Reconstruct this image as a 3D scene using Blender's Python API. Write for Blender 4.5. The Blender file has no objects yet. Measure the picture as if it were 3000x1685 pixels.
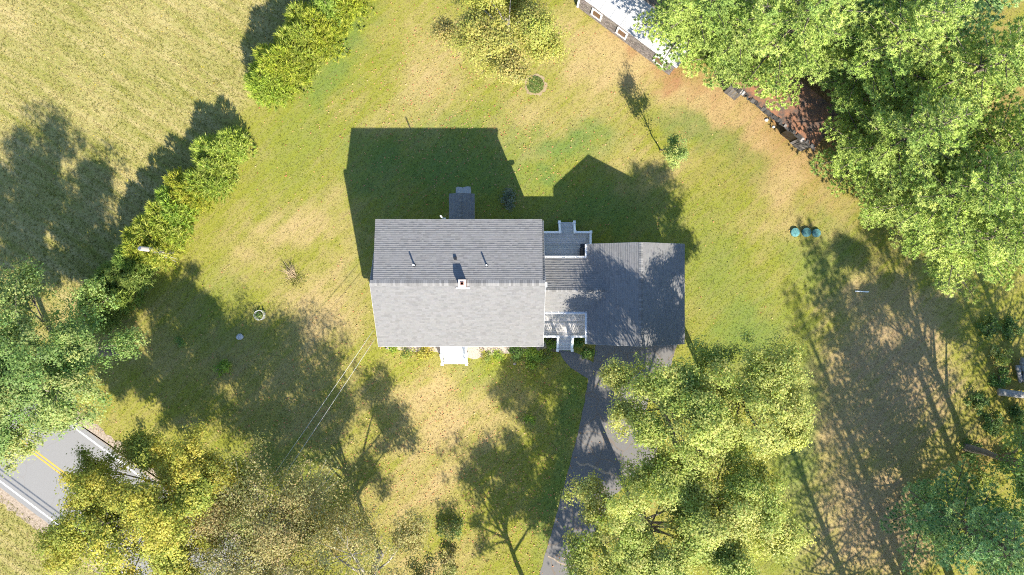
import bpy, math, random
import numpy as np
from math import radians, sin, cos, pi

# ------------------------------------------------------------------ camera, sky, sun, exposure
scene = bpy.context.scene
CAM_H = 55.0                       # flying height of the drone above the lawn, metres
FOC = 2142.0                       # focal length in units of 1/3000 of the picture width
cam_data = bpy.data.cameras.new('camera')
cam_data.sensor_fit = 'HORIZONTAL'
cam_data.sensor_width = 36.0
cam_data.lens = 36.0 * FOC / 3000.0
cam_data.clip_end = 2000.0
cam = bpy.data.objects.new('camera', cam_data)
scene.collection.objects.link(cam)
cam.location = (0, 0, CAM_H)
cam.rotation_euler = (0, 0, 0)
scene.camera = cam

SUN = np.array([0.455, -1.11, 1.0]); SUN /= np.linalg.norm(SUN)
SUN_EL = math.asin(SUN[2]); SUN_AZ = math.atan2(SUN[0], SUN[1])
world = bpy.data.worlds.new('World'); scene.world = world
world.use_nodes = True
wn = world.node_tree.nodes; wl = world.node_tree.links
wn.clear()
sky = wn.new('ShaderNodeTexSky'); sky.sky_type = 'NISHITA'; sky.sun_disc = False
sky.dust_density = .3; sky.ozone_density = 4.0
sky.sun_elevation = SUN_EL; sky.sun_rotation = SUN_AZ
bg = wn.new('ShaderNodeBackground'); bg.inputs[1].default_value = 0.14
wo = wn.new('ShaderNodeOutputWorld')
wl.new(sky.outputs[0], bg.inputs[0]); wl.new(bg.outputs[0], wo.inputs[0])

sun_data = bpy.data.lights.new('sun', 'SUN')
sun_data.energy = 5.0; sun_data.angle = radians(0.53); sun_data.color = (1.0, 0.94, 0.83)
sun = bpy.data.objects.new('sun', sun_data)
scene.collection.objects.link(sun)
from mathutils import Vector
sun.rotation_euler = Vector(tuple(SUN)).to_track_quat('Z', 'Y').to_euler()
sun.location = (20, -50, 60)

vs = scene.view_settings
vs.view_transform = 'Standard'; vs.look = 'None'; vs.exposure = 1.25; vs.gamma = 1.0
vs.use_curve_mapping = False
scene.cycles.max_bounces = 6
scene.cycles.transparent_max_bounces = 4
scene.cycles.use_adaptive_sampling = False
scene.cycles.filter_width = 1.05
scene.cycles.use_denoising = False

# ------------------------------------------------------------------ helpers
COL = scene.collection
SC0 = CAM_H / FOC
def G(px, py, z=0.0):
    """a point seen at (px, py) in the photograph that lies at height z"""
    s = (CAM_H - z) / FOC
    return np.array([(px - 1500.0) * s, (842.5 - py) * s, z])
def GX(px, z=0.0): return (px - 1500.0) * (CAM_H - z) / FOC
def GY(py, z=0.0): return (842.5 - py) * (CAM_H - z) / FOC

def tag(o, label=None, cat=None, group=None, kind=None):
    if label: o['label'] = label
    if cat: o['category'] = cat
    if group: o['group'] = group
    if kind: o['kind'] = kind
    return o
def thing(name, loc, label, cat, group=None):
    o = bpy.data.objects.new(name, None); COL.objects.link(o)
    o.location = tuple(float(c) for c in loc); o.empty_display_size = 0.3
    return tag(o, label, cat, group)
ROOTLOC = {}
def root_origin(o):
    l = np.zeros(3)
    while o is not None:
        l = l + np.array(o.location); o = o.parent
    return l

class MB:
    """collects shapes in world coordinates, builds one mesh object"""
    def __init__(self): self.v = []; self.f = []; self.tint = []
    def add(self, verts, faces, tint=None):
        b = len(self.v)
        self.v.extend([tuple(float(c) for c in p) for p in verts])
        for f in faces:
            self.f.append(tuple(b + i for i in f)); self.tint.append(tint)
        return self
    def box(self, x0, x1, y0, y1, z0, z1, tint=None):
        v = [(x0,y0,z0),(x1,y0,z0),(x1,y1,z0),(x0,y1,z0),(x0,y0,z1),(x1,y0,z1),(x1,y1,z1),(x0,y1,z1)]
        return self.add(v, [(0,3,2,1),(4,5,6,7),(0,1,5,4),(1,2,6,5),(2,3,7,6),(3,0,4,7)], tint)
    def obox(self, c, u, v, w, hu, hv, hw, tint=None):
        """oriented box: centre, three unit axes, half sizes"""
        c, u, v, w = [np.asarray(a, float) for a in (c, u, v, w)]
        P = [c + su*hu*u + sv*hv*v + sw*hw*w for sw in (-1,1) for (su,sv) in ((-1,-1),(1,-1),(1,1),(-1,1))]
        return self.add(P, [(0,3,2,1),(4,5,6,7),(0,1,5,4),(1,2,6,5),(2,3,7,6),(3,0,4,7)], tint)
    def prism(self, pts, z0, z1, tint=None):
        n = len(pts)
        v = [(p[0],p[1],z0) for p in pts] + [(p[0],p[1],z1) for p in pts]
        f = [tuple(range(n-1,-1,-1)), tuple(range(n,2*n))] + [(i,(i+1)%n,n+(i+1)%n,n+i) for i in range(n)]
        return self.add(v, f, tint)
    def tube(self, path, radii, seg=7, tint=None, cap=True):
        P = [np.asarray(p, float) for p in path]
        V = []; F = []
        prev = None
        for i, p in enumerate(P):
            d = P[min(i+1,len(P)-1)] - P[max(i-1,0)]
            d = d / (np.linalg.norm(d) + 1e-9)
            a = np.array([0,0,1.0]) if abs(d[2]) < .9 else np.array([1.0,0,0])
            if prev is not None: a = prev
            x = a - d*np.dot(a,d); x /= np.linalg.norm(x) + 1e-9
            prev = x
            y = np.cross(d, x)
            for k in range(seg):
                t = 2*pi*k/seg
                V.append(p + radii[i]*(x*cos(t) + y*sin(t)))
        for i in range(len(P)-1):
            for k in range(seg):
                F.append((i*seg+k, i*seg+(k+1)%seg, (i+1)*seg+(k+1)%seg, (i+1)*seg+k))
        if cap:
            F.append(tuple(range(seg-1,-1,-1))); F.append(tuple((len(P)-1)*seg+k for k in range(seg)))
        return self.add(V, F, tint)
    def disc(self, c, r, z0, z1, seg=20, wob=0.0, rng=None, tint=None):
        pts = []
        for k in range(seg):
            rr = r * (1 + (wob*(rng.random()-.5) if rng else 0))
            pts.append((c[0]+rr*cos(2*pi*k/seg), c[1]+rr*sin(2*pi*k/seg)))
        return self.prism(pts, z0, z1, tint)
    def build(self, name, mat, parent=None, smooth=False):
        v = np.array(self.v, float)
        if parent is not None: v = v - root_origin(parent)
        me = bpy.data.meshes.new(name)
        me.from_pydata(v.tolist(), [], self.f); me.update()
        if any(t is not None for t in self.tint):
            a = me.attributes.new('tint', 'FLOAT_COLOR', 'FACE')
            arr = np.ones((len(self.f), 4), np.float32)
            for i, t in enumerate(self.tint):
                if t is not None: arr[i,:3] = t
            a.data.foreach_set('color', arr.ravel())
        me.materials.append(mat)
        if smooth: me.polygons.foreach_set('use_smooth', [True]*len(me.polygons))
        o = bpy.data.objects.new(name, me); COL.objects.link(o)
        if parent is not None: o.parent = parent
        return o

def np_mesh(name, verts, faces, mat, parent=None, tint=None, smooth=False):
    """verts (N,3), faces (M,3 or 4) arrays of one polygon size"""
    v = np.asarray(verts, np.float32)
    if parent is not None: v = v - root_origin(parent).astype(np.float32)
    faces = np.asarray(faces, np.int32); m, k = faces.shape
    me = bpy.data.meshes.new(name)
    me.vertices.add(len(v)); me.vertices.foreach_set('co', v.astype(np.float32).ravel())
    me.loops.add(m*k); me.loops.foreach_set('vertex_index', faces.ravel())
    me.polygons.add(m)
    me.polygons.foreach_set('loop_start', np.arange(0, m*k, k, dtype=np.int32))
    me.polygons.foreach_set('loop_total', np.full(m, k, np.int32))
    if smooth: me.polygons.foreach_set('use_smooth', np.ones(m, bool))
    me.update(calc_edges=True)
    if tint is not None:
        a = me.attributes.new('tint', 'FLOAT_COLOR', 'FACE')
        arr = np.ones((m,4), np.float32); arr[:,:3] = tint
        a.data.foreach_set('color', arr.ravel())
    me.materials.append(mat)
    o = bpy.data.objects.new(name, me); COL.objects.link(o)
    if parent is not None: o.parent = parent
    return o

# ------------------------------------------------------------------ materials
def new_mat(name):
    m = bpy.data.materials.new(name); m.use_nodes = True
    nt = m.node_tree; nt.nodes.clear()
    return m, nt.nodes, nt.links
def N(nodes, t, **kw):
    n = nodes.new(t)
    for k, v in kw.items(): setattr(n, k, v)
    return n
def math_node(nodes, links, op, a, b=None, clamp=False):
    n = nodes.new('ShaderNodeMath'); n.operation = op; n.use_clamp = clamp
    for i, x in enumerate((a, b)):
        if x is None: continue
        if hasattr(x, 'links') or hasattr(x, 'is_linked'): links.new(x, n.inputs[i])
        else: n.inputs[i].default_value = x
    return n.outputs[0]
def mix_col(nodes, links, fac, a, b, blend='MIX'):
    n = nodes.new('ShaderNodeMix'); n.data_type = 'RGBA'; n.blend_type = blend
    for sock, x in ((n.inputs[0], fac), (n.inputs[6], a), (n.inputs[7], b)):
        if hasattr(x, 'is_linked'): links.new(x, sock)
        elif isinstance(x, (int, float)): sock.default_value = x
        else: sock.default_value = (x[0], x[1], x[2], 1)
    return n.outputs[2]
def noise(nodes, links, vec, scale, detail=3, rough=.55):
    n = nodes.new('ShaderNodeTexNoise'); n.inputs['Scale'].default_value = scale
    n.inputs['Detail'].default_value = detail; n.inputs['Roughness'].default_value = rough
    links.new(vec, n.inputs['Vector'])
    return n.outputs['Fac']

def surf(name, col, col2=None, scale=3.0, rough=.7, bump=.0, bscale=30, metal=0.0, spec=.4, tint=False, stretch=None, contrast=1.0):
    """plain painted / stone / wood surface with two-tone noise, optional per-piece tint and fine relief"""
    m, nd, lk = new_mat(name)
    out = N(nd, 'ShaderNodeOutputMaterial'); p = N(nd, 'ShaderNodeBsdfPrincipled')
    tc = N(nd, 'ShaderNodeTexCoord'); vec = tc.outputs['Object']
    if stretch:
        mp = N(nd, 'ShaderNodeMapping'); mp.inputs['Scale'].default_value = stretch
        lk.new(vec, mp.inputs['Vector']); vec = mp.outputs['Vector']
    c2 = col2 or tuple(c*.75 for c in col)
    f = noise(nd, lk, vec, scale, 5, .65)
    f = math_node(nd, lk, 'MULTIPLY_ADD', f, 2.2*contrast, True)
    f.node.inputs[2].default_value = .5 - 1.1*contrast
    c = mix_col(nd, lk, f, c2, col)
    if tint:
        at = N(nd, 'ShaderNodeAttribute'); at.attribute_name = 'tint'
        c = mix_col(nd, lk, 1.0, c, at.outputs['Color'], 'MULTIPLY')
    lk.new(c, p.inputs['Base Color'])
    p.inputs['Roughness'].default_value = rough; p.inputs['Metallic'].default_value = metal
    p.inputs['Specular IOR Level'].default_value = spec
    if bump:
        b = N(nd, 'ShaderNodeBump'); b.inputs['Strength'].default_value = bump; b.inputs['Distance'].default_value = .02
        lk.new(noise(nd, lk, vec, bscale, 4, .6), b.inputs['Height']); lk.new(b.outputs[0], p.inputs['Normal'])
    lk.new(p.outputs[0], out.inputs[0])
    return m

def foliage(name, trans=.35, gloss=0.0):
    m, nd, lk = new_mat(name)
    out = N(nd, 'ShaderNodeOutputMaterial')
    at = N(nd, 'ShaderNodeAttribute'); at.attribute_name = 'tint'
    d = N(nd, 'ShaderNodeBsdfPrincipled'); d.inputs['Roughness'].default_value = .55
    d.inputs['Specular IOR Level'].default_value = gloss
    t = N(nd, 'ShaderNodeBsdfTranslucent')
    lk.new(at.outputs['Color'], d.inputs['Base Color'])
    tcol = mix_col(nd, lk, 1.0, at.outputs['Color'], (1.05, 1.1, .55), 'MULTIPLY')
    lk.new(tcol, t.inputs['Color'])
    mx = N(nd, 'ShaderNodeMixShader'); mx.inputs[0].default_value = trans
    lk.new(d.outputs[0], mx.inputs[1]); lk.new(t.outputs[0], mx.inputs[2])
    lk.new(mx.outputs[0], out.inputs[0])
    return m

M = {}
M['leaf'] = foliage('leaf', .42, .3)
M['needle'] = foliage('needle', .30, .1)
M['grass'] = foliage('grass_blade', .25, .2)
M['litter'] = foliage('leaf_litter', .15, .2)
M['bark'] = surf('bark', (.23,.19,.15), (.10,.08,.06), 6, .9, .6, 25, stretch=(1,1,.25))
M['pale_bark'] = surf('pale_bark', (.42,.38,.33), (.20,.17,.14), 6, .9, .5, 25, stretch=(1,1,.25))
M['shingle'] = surf('asphalt_shingle', (.185,.179,.172), (.150,.146,.141), 8, .9, .35, 90, tint=True)
M['shingle_dark'] = surf('asphalt_shingle_weathered', (.20,.20,.20), (.15,.15,.152), 6, .9, .35, 90, tint=True)
M['white'] = surf('white_paint', (.80,.80,.79), (.72,.72,.70), 2, .5, .05, 20)
M['vinyl'] = surf('white_siding', (.76,.76,.74), (.70,.70,.68), 1.5, .55)
M['composite'] = surf('grey_deck_board', (.58,.55,.52), (.50,.475,.45), 4, .75, .1, 60, tint=True, stretch=(.3,4,4))
M['concrete'] = surf('concrete', (.40,.39,.37), (.28,.27,.25), 4, .9, .3, 40)
M['glass'] = surf('window_glass', (.03,.035,.04), (.02,.02,.025), 2, .08, spec=.7)
M['dark_metal'] = surf('dark_metal', (.02,.022,.026), (.012,.013,.016), 5, .38, .05, 40)
M['steel'] = surf('steel', (.5,.5,.5), (.4,.4,.4), 8, .35, metal=.9)
M['pvc'] = surf('white_pipe', (.78,.78,.76), (.66,.66,.63), 9, .45)
M['teal'] = surf('teal_plastic', (.075,.20,.19), (.045,.125,.125), 4, .6, .1, 30, tint=True)
M['old_wood'] = surf('weathered_board', (.20,.185,.17), (.07,.06,.055), 5, .9, .4, 40, tint=True, stretch=(1,1,.3))
M['cedar_shingle'] = surf('weathered_wall_shingle', (.27,.235,.21), (.12,.10,.09), 9, .9, .4, 40, tint=True)
M['metal_roof'] = surf('pale_metal_sheet', (.50,.495,.485), (.36,.355,.35), 1.2, .5, .05, 30, tint=True)
M['brown_roof'] = surf('brown_metal_sheet', (.20,.15,.11), (.11,.08,.06), 2, .7, .1, 30)
M['rust_glass'] = surf('dusty_brown_pane', (.20,.11,.07), (.12,.065,.045), 5, .35)
M['pole_wood'] = surf('pole_wood', (.46,.41,.34), (.30,.26,.21), 6, .9, .3, 40, stretch=(1,1,.15))
M['cable'] = surf('cable', (.62,.60,.56), (.5,.48,.45), 8, .5)
M['stone'] = surf('stone', (.52,.51,.50), (.34,.33,.33), 5, .9, .6, 12)
M['white_stone'] = surf('white_stone', (.75,.74,.72), (.55,.54,.52), 6, .8, .4, 12)
M['straw'] = surf('dry_stalk', (.48,.38,.24), (.30,.22,.13), 8, .9, tint=True)
M['grey_log'] = surf('grey_log', (.33,.31,.29), (.15,.14,.13), 6, .95, .6, 20)
M['soil'] = surf('soil', (.20,.14,.095), (.10,.07,.05), 4, .95, .8, 14)
M['gravel'] = surf('gravel', (.48,.40,.33), (.24,.19,.15), 16, .95, 1.0, 22, contrast=1.4)
M['roadside_gravel'] = surf('roadside_gravel', (.40,.32,.24), (.20,.15,.10), 7, .95, 1.0, 18, contrast=1.3)
M['brick'] = surf('chimney_brick', (.36,.17,.12), (.24,.11,.08), 9, .9, .4, 30, tint=True)
M['crown_mortar'] = surf('chimney_crown', (.66,.58,.50), (.50,.42,.35), 6, .9, .3, 30)
M['yellow_paint'] = surf('yellow_road_paint', (.62,.36,.04), (.42,.26,.06), 5, .8, contrast=1.2)
M['white_paint'] = surf('white_road_paint', (.70,.69,.66), (.36,.35,.33), 6, .8, contrast=1.7)

def asphalt(name, c1, c2, patch):
    m, nd, lk = new_mat(name)
    out = N(nd, 'ShaderNodeOutputMaterial'); p = N(nd, 'ShaderNodeBsdfPrincipled')
    tc = N(nd, 'ShaderNodeTexCoord'); v = tc.outputs['Object']
    a = noise(nd, lk, v, .35, 4, .6); b = noise(nd, lk, v, 14, 3, .7)
    c = mix_col(nd, lk, math_node(nd, lk, 'MULTIPLY_ADD', a, 2.0, True), c2, c1)
    c = mix_col(nd, lk, .5, c, mix_col(nd, lk, b, tuple(x*.6 for x in c1), tuple(x*1.35 for x in c1)))
    # fine cracks, filled with grit
    vo = N(nd, 'ShaderNodeTexVoronoi'); vo.feature = 'DISTANCE_TO_EDGE'; vo.inputs['Scale'].default_value = .42
    wv = N(nd, 'ShaderNodeTexNoise'); wv.inputs['Scale'].default_value = .8; lk.new(v, wv.inputs['Vector'])
    vm = N(nd, 'ShaderNodeVectorMath'); vm.operation = 'ADD'; lk.new(v, vm.inputs[0]); lk.new(wv.outputs['Color'], vm.inputs[1])
    lk.new(vm.outputs[0], vo.inputs['Vector'])
    cr = math_node(nd, lk, 'LESS_THAN', vo.outputs['Distance'], .016)
    cr = math_node(nd, lk, 'MULTIPLY', cr, patch)
    c = mix_col(nd, lk, cr, c, (.16,.12,.085))
    lk.new(c, p.inputs['Base Color']); p.inputs['Roughness'].default_value = .85
    p.inputs['Specular IOR Level'].default_value = .3
    bp = N(nd, 'ShaderNodeBump'); bp.inputs['Strength'].default_value = .4; bp.inputs['Distance'].default_value = .01
    lk.new(noise(nd, lk, v, 45, 2, .6), bp.inputs['Height']); lk.new(bp.outputs[0], p.inputs['Normal'])
    lk.new(p.outputs[0], out.inputs[0])
    return m
M['road'] = asphalt('road_asphalt', (.225,.215,.20), (.165,.158,.148), .12)
M['drive'] = asphalt('driveway_asphalt', (.15,.14,.13), (.08,.078,.077), .6)

# ------------------------------------------------------------------ ground: cover zones
rngG = np.random.default_rng(11)
LAT = rngG.random((6, 256, 256)).astype(np.float32)
def vnoise(x, y, scale, layer):
    """value noise, metres"""
    u = x/scale + 500.0; v = y/scale + 500.0
    i = np.floor(u).astype(int); j = np.floor(v).astype(int)
    fu = u - i; fv = v - j; fu = fu*fu*(3-2*fu); fv = fv*fv*(3-2*fv)
    L = LAT[layer]
    a = L[i%256, j%256]; b = L[(i+1)%256, j%256]; c = L[i%256, (j+1)%256]; d = L[(i+1)%256, (j+1)%256]
    return (a*(1-fu)+b*fu)*(1-fv) + (c*(1-fu)+d*fu)*fv
def fbm(x, y, scale, layer):
    return (vnoise(x,y,scale,layer)*.5 + vnoise(x,y,scale*.48,(layer+1)%6)*.3 + vnoise(x,y,scale*.21,(layer+2)%6)*.2)
def streak(x, y, deg, layer, width=.55, length=7.0):
    a = radians(deg); u = x*cos(a)+y*sin(a); v = -x*sin(a)+y*cos(a)
    return vnoise(u*width/length, v, width, layer)*.6 + vnoise(u*width/length*2, v*2.1, width, (layer+1)%6)*.4
def blobs(px, py, lst):
    r = np.zeros_like(px)
    for cx, cy, rx, ry, ang, st in lst:
        a = radians(ang); dx = px-cx; dy = py-cy
        u = (dx*cos(a)+dy*sin(a))/rx; v = (-dx*sin(a)+dy*cos(a))/ry
        r = np.maximum(r, st*np.exp(-(u*u+v*v)*.9))
    return r
DRY = [(880,640,120,60,0,.75),(760,760,70,90,0,.6),(960,920,110,110,0,.95),(1010,800,60,120,0,.7),
       (1290,1150,220,60,0,.8),(1330,1230,180,90,0,.95),(1250,1420,110,160,60,.8),(1180,1300,80,60,0,.7),
       (1270,250,130,150,20,.65),(1310,130,90,120,0,.6),(1200,330,160,60,0,.5),
       (1820,160,120,120,35,1.0),(1720,150,120,120,35,.8),(2010,270,230,80,35,1.0),(2180,390,240,70,38,1.0),
       (2290,540,90,140,0,.95),(2260,660,70,60,0,.6),(1700,330,150,70,0,.45),(1790,420,90,50,0,.5),(1560,330,100,70,0,.5),
       (1890,480,80,60,0,.5),(1560,440,60,50,0,.5),(1980,520,70,60,0,.5),(1270,1640,120,60,0,.8),(560,1240,60,50,0,.5),
       (480,1000,200,130,0,.35),(850,1150,240,150,0,.5),(700,1050,120,100,0,.45),(260,1290,60,60,0,.8),(320,1320,60,40,30,.7),
       (2560,900,150,60,0,.7),(2700,1000,90,150,0,.7),(2600,1060,160,160,0,.85),(2500,1250,130,200,0,.75),(2550,1520,160,180,0,.8),(2450,640,60,90,0,.5),
       (600,1510,40,60,35,.9)]
LUSH_SHADE = [(860,420,170,110,-50,.35),(1000,120,70,170,30,.9),(930,230,70,110,35,.8),(1650,420,120,55,0,1.0),(1600,525,70,50,0,1.0),
        (1330,480,260,120,0,1.0),(1110,480,110,120,0,.95),(2020,390,120,45,35,.9),(2130,470,120,50,35,.7),(2100,800,120,200,0,.55),  # house-shadow area: shade tone painted in as greener, bluer grass
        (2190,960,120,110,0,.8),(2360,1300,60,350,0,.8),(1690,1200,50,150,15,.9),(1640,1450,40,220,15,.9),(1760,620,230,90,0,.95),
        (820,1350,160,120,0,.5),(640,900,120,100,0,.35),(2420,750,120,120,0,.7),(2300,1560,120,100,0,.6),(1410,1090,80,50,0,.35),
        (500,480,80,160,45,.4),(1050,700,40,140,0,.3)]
DUFF = [(1940,190,60,45,35,.9),(1850,115,70,30,35,.75),(2040,255,70,40,35,.6),(2320,330,110,70,35,1.0),(2440,330,90,70,0,1.0),(2250,180,300,120,20,.9),(2600,300,400,250,0,1.0),
        (2880,1350,40,60,0,.5),(2960,1100,50,120,0,.35)]
BROWN = [(2640,1150,190,330,0,.85),(2580,1540,190,190,0,.9),(2560,880,130,60,0,.5),(2450,1100,80,250,0,.4)]
def zones(x, y):
    px = x/SC0 + 1500; py = 842.5 - y/SC0
    wx = (fbm(x,y,4.0,2)-.5)*130 + (fbm(x,y,.9,4)-.5)*110; wy = (fbm(x+50,y,4.0,3)-.5)*130 + (fbm(x,y+70,.9,5)-.5)*110
    qx, qy = px+wx, py+wy
    dry = blobs(qx, qy, DRY); lush_shade = blobs(qx, qy, LUSH_SHADE); duff = blobs(qx, qy, DUFF); brown = blobs(qx, qy, BROWN)
    # the unmown field beyond the hedge line, and the verge past the road
    side = (px-1070)*.80 + (py-0)*.615          # hedge line runs from (1070,0) down to the left
    field = 1/(1+np.exp((side+ 95 + (fbm(x,y,3,1)-.5)*40)/12))
    field = field*(py < 1000)
    rd = (px-97)*.598 - (py-1322)*.801          # distance from the road's centre line, to the house side positive
    verge = 1/(1+np.exp((rd+150)/10))
    field = np.maximum(field, verge)
    sl = streak(x, y, 42, 1, .45, 5.0)-.5; dry = np.clip(dry + sl*.55, 0, 1.2)
    return dry, lush_shade, duff, brown, field

def axis(lo, hi, step, far, n):
    mid = np.arange(lo, hi+1e-6, step)
    a = np.geomspace(1, far-hi+1, n)[1:]-1
    b = np.geomspace(1, far+lo+1, n)[1:]-1
    return np.concatenate([lo - b[::-1], mid, hi + a])
gx = axis(-44, 44, .3, 300, 14); gy = axis(-27, 27, .3, 300, 14)
XX, YY = np.meshgrid(gx, gy, indexing='ij')
nx, ny = XX.shape
verts = np.stack([XX.ravel(), YY.ravel(), np.zeros(XX.size)], 1)
ii, jj = np.meshgrid(np.arange(nx-1), np.arange(ny-1), indexing='ij')
f0 = (ii*ny+jj).ravel()
faces = np.stack([f0, f0+ny, f0+ny+1, f0+1], 1)

def ground_material():
    m, nd, lk = new_mat('lawn')
    out = N(nd, 'ShaderNodeOutputMaterial'); p = N(nd, 'ShaderNodeBsdfPrincipled')
    tc = N(nd, 'ShaderNodeTexCoord'); v = tc.outputs['Object']
    at = N(nd, 'ShaderNodeAttribute'); at.attribute_name = 'cover'
    at2 = N(nd, 'ShaderNodeAttribute'); at2.attribute_name = 'cover2'
    s1 = N(nd, 'ShaderNodeSeparateColor'); lk.new(at.outputs['Color'], s1.inputs[0])
    s2 = N(nd, 'ShaderNodeSeparateColor'); lk.new(at2.outputs['Color'], s2.inputs[0])
    dry, lush_shade, duff = s1.outputs[0], s1.outputs[1], s1.outputs[2]
    brown, field = s2.outputs[0], s2.outputs[1]
    # streaks left by the mower / the wind
    def turned(deg, sx, sy):
        r_ = N(nd, 'ShaderNodeMapping'); r_.inputs['Rotation'].default_value = (0,0,radians(deg)); lk.new(v, r_.inputs['Vector'])
        q_ = N(nd, 'ShaderNodeMapping'); q_.inputs['Scale'].default_value = (sx, sy, 1); lk.new(r_.outputs[0], q_.inputs['Vector']); return q_
    mp = turned(-42, .35, 1.8)
    n1 = noise(nd, lk, v, .22, 4, .6); n2 = noise(nd, lk, mp.outputs[0], 1.4, 4, .65); n3 = noise(nd, lk, v, 7.5, 4, .75)
    n4 = noise(nd, lk, v, 30, 2, .7)
    def centred(x, k): 
        o = math_node(nd, lk, 'MULTIPLY_ADD', x, k); o.node.inputs[2].default_value = -.5*k; return o
    t = math_node(nd, lk, 'ADD', dry, centred(n1, .9))
    t = math_node(nd, lk, 'ADD', t, centred(n2, 1.1))
    t = math_node(nd, lk, 'ADD', t, centred(n3, 1.5))
    t = math_node(nd, lk, 'ADD', t, .08, True)
    c = mix_col(nd, lk, t, (.22,.222,.030), (.40,.295,.13))
    lf = math_node(nd, lk, 'ADD', lush_shade, centred(n2, 1.0)); lf = math_node(nd, lk, 'ADD', lf, centred(n3, 1.3)); lf = math_node(nd, lk, 'MULTIPLY', lf, .75, True)
    c = mix_col(nd, lk, lf, c, (.105,.185,.045))  # lush green, which also carries the painted house-shadow tone
    mp2 = turned(33, .2, 1.7); n5 = noise(nd, lk, mp2.outputs[0], 1.0, 3, .6)
    ff = math_node(nd, lk, 'ADD', centred(n5, 2.2), centred(n3, 1.2)); ff = math_node(nd, lk, 'ADD', ff, centred(n1, 1.1)); ff = math_node(nd, lk, 'ADD', ff, .45, True)
    fc = mix_col(nd, lk, ff, (.215,.215,.045), (.40,.325,.14))
    c = mix_col(nd, lk, field, c, fc)
    bf = math_node(nd, lk, 'ADD', brown, centred(n2, 1.8)); bf = math_node(nd, lk, 'ADD', bf, centred(n3, 1.2)); bf = math_node(nd, lk, 'MULTIPLY', bf, .8, True); bf = math_node(nd, lk, 'MULTIPLY', bf, math_node(nd, lk, 'MULTIPLY', brown, 1.6, True))
    c = mix_col(nd, lk, bf, c, (.36,.25,.14))
    df = math_node(nd, lk, 'ADD', duff, centred(n2, .7)); df = math_node(nd, lk, 'MULTIPLY', df, .95, True)
    c = mix_col(nd, lk, df, c, mix_col(nd, lk, n3, (.23,.105,.05), (.36,.18,.09)))
    g = math_node(nd, lk, 'MULTIPLY_ADD', n4, 2.2); g.node.inputs[2].default_value = -.1
    g2 = N(nd, 'ShaderNodeCombineColor'); [lk.new(g, g2.inputs[i]) for i in range(3)]
    c = mix_col(nd, lk, .8, c, mix_col(nd, lk, 1.0, c, g2.outputs[0], 'MULTIPLY'))
    lk.new(c, p.inputs['Base Color']); p.inputs['Roughness'].default_value = .95; p.inputs['Specular IOR Level'].default_value = .1
    bp = N(nd, 'ShaderNodeBump'); bp.inputs['Strength'].default_value = .8; bp.inputs['Distance'].default_value = .05
    hs = math_node(nd, lk, 'ADD', n3, math_node(nd, lk, 'MULTIPLY', n4, .6))
    lk.new(hs, bp.inputs['Height']); lk.new(bp.outputs[0], p.inputs['Normal'])
    lk.new(p.outputs[0], out.inputs[0])
    return m
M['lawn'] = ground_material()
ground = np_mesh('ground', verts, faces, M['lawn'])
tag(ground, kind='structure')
dry, lush_shade, duff, brown, field = zones(verts[:,0], verts[:,1])
for nm, (r, g, b) in (('cover', (dry, lush_shade, duff)), ('cover2', (brown, field, field*0))):
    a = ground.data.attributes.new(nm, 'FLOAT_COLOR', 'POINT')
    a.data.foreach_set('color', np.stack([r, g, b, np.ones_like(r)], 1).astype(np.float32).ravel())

def sheet(name, pts_px, z, mat, wob=0.0, seed=1):
    """flat sheet from an outline in photograph pixels (ground level), with a rough edge when wob > 0"""
    r = random.Random(seed)
    P = [G(*p)[:2] for p in pts_px]
    Q = []
    for i in range(len(P)):
        a, b = P[i], P[(i+1)%len(P)]
        L = np.linalg.norm(b-a); n = max(1, int(L/.25)) if wob else 1
        for k in range(n):
            q = a + (b-a)*k/n
            if wob: q = q + np.array([r.uniform(-wob,wob), r.uniform(-wob,wob)])
            Q.append((q[0], q[1], z))
    return MB().add(Q, [tuple(range(len(Q)))[::-1]]), Q

def flat(name, pts_px, z, mat, wob=0.0, seed=1):
    mb, Q = sheet(name, pts_px, z, mat, wob, seed)
    o = mb.build(name, mat); tag(o, kind='structure')
    me = o.data
    if me.polygons[0].normal.z < 0: me.flip_normals()
    return o

# road
RC = np.array([97.0,1322.0]); RD = np.array([.801,.598]); RN = np.array([.598,-.801])
def road_pt(s, o): return tuple(RC + RD*s + RN*o)
def road_strip(name, o0, o1, z, mat, s0=-900, s1=1800, wob=0, seed=1):
    return flat(name, [road_pt(s0,o0), road_pt(s1,o0), road_pt(s1,o1), road_pt(s0,o1)], z, mat, wob, seed)
road_strip('road_shoulder', -178, 172, .006, M['roadside_gravel'], wob=.14, seed=4)
road = road_strip('road', -143, 143, .012, M['road'], wob=.02, seed=5)
for o in (-128, 128): road_strip('edge_line', o-2.6, o+2.6, .016, M['white_paint'])
for o in (-4.6, 4.6): road_strip('centre_line', o-2.3, o+2.3, .016, M['yellow_paint'])

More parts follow.
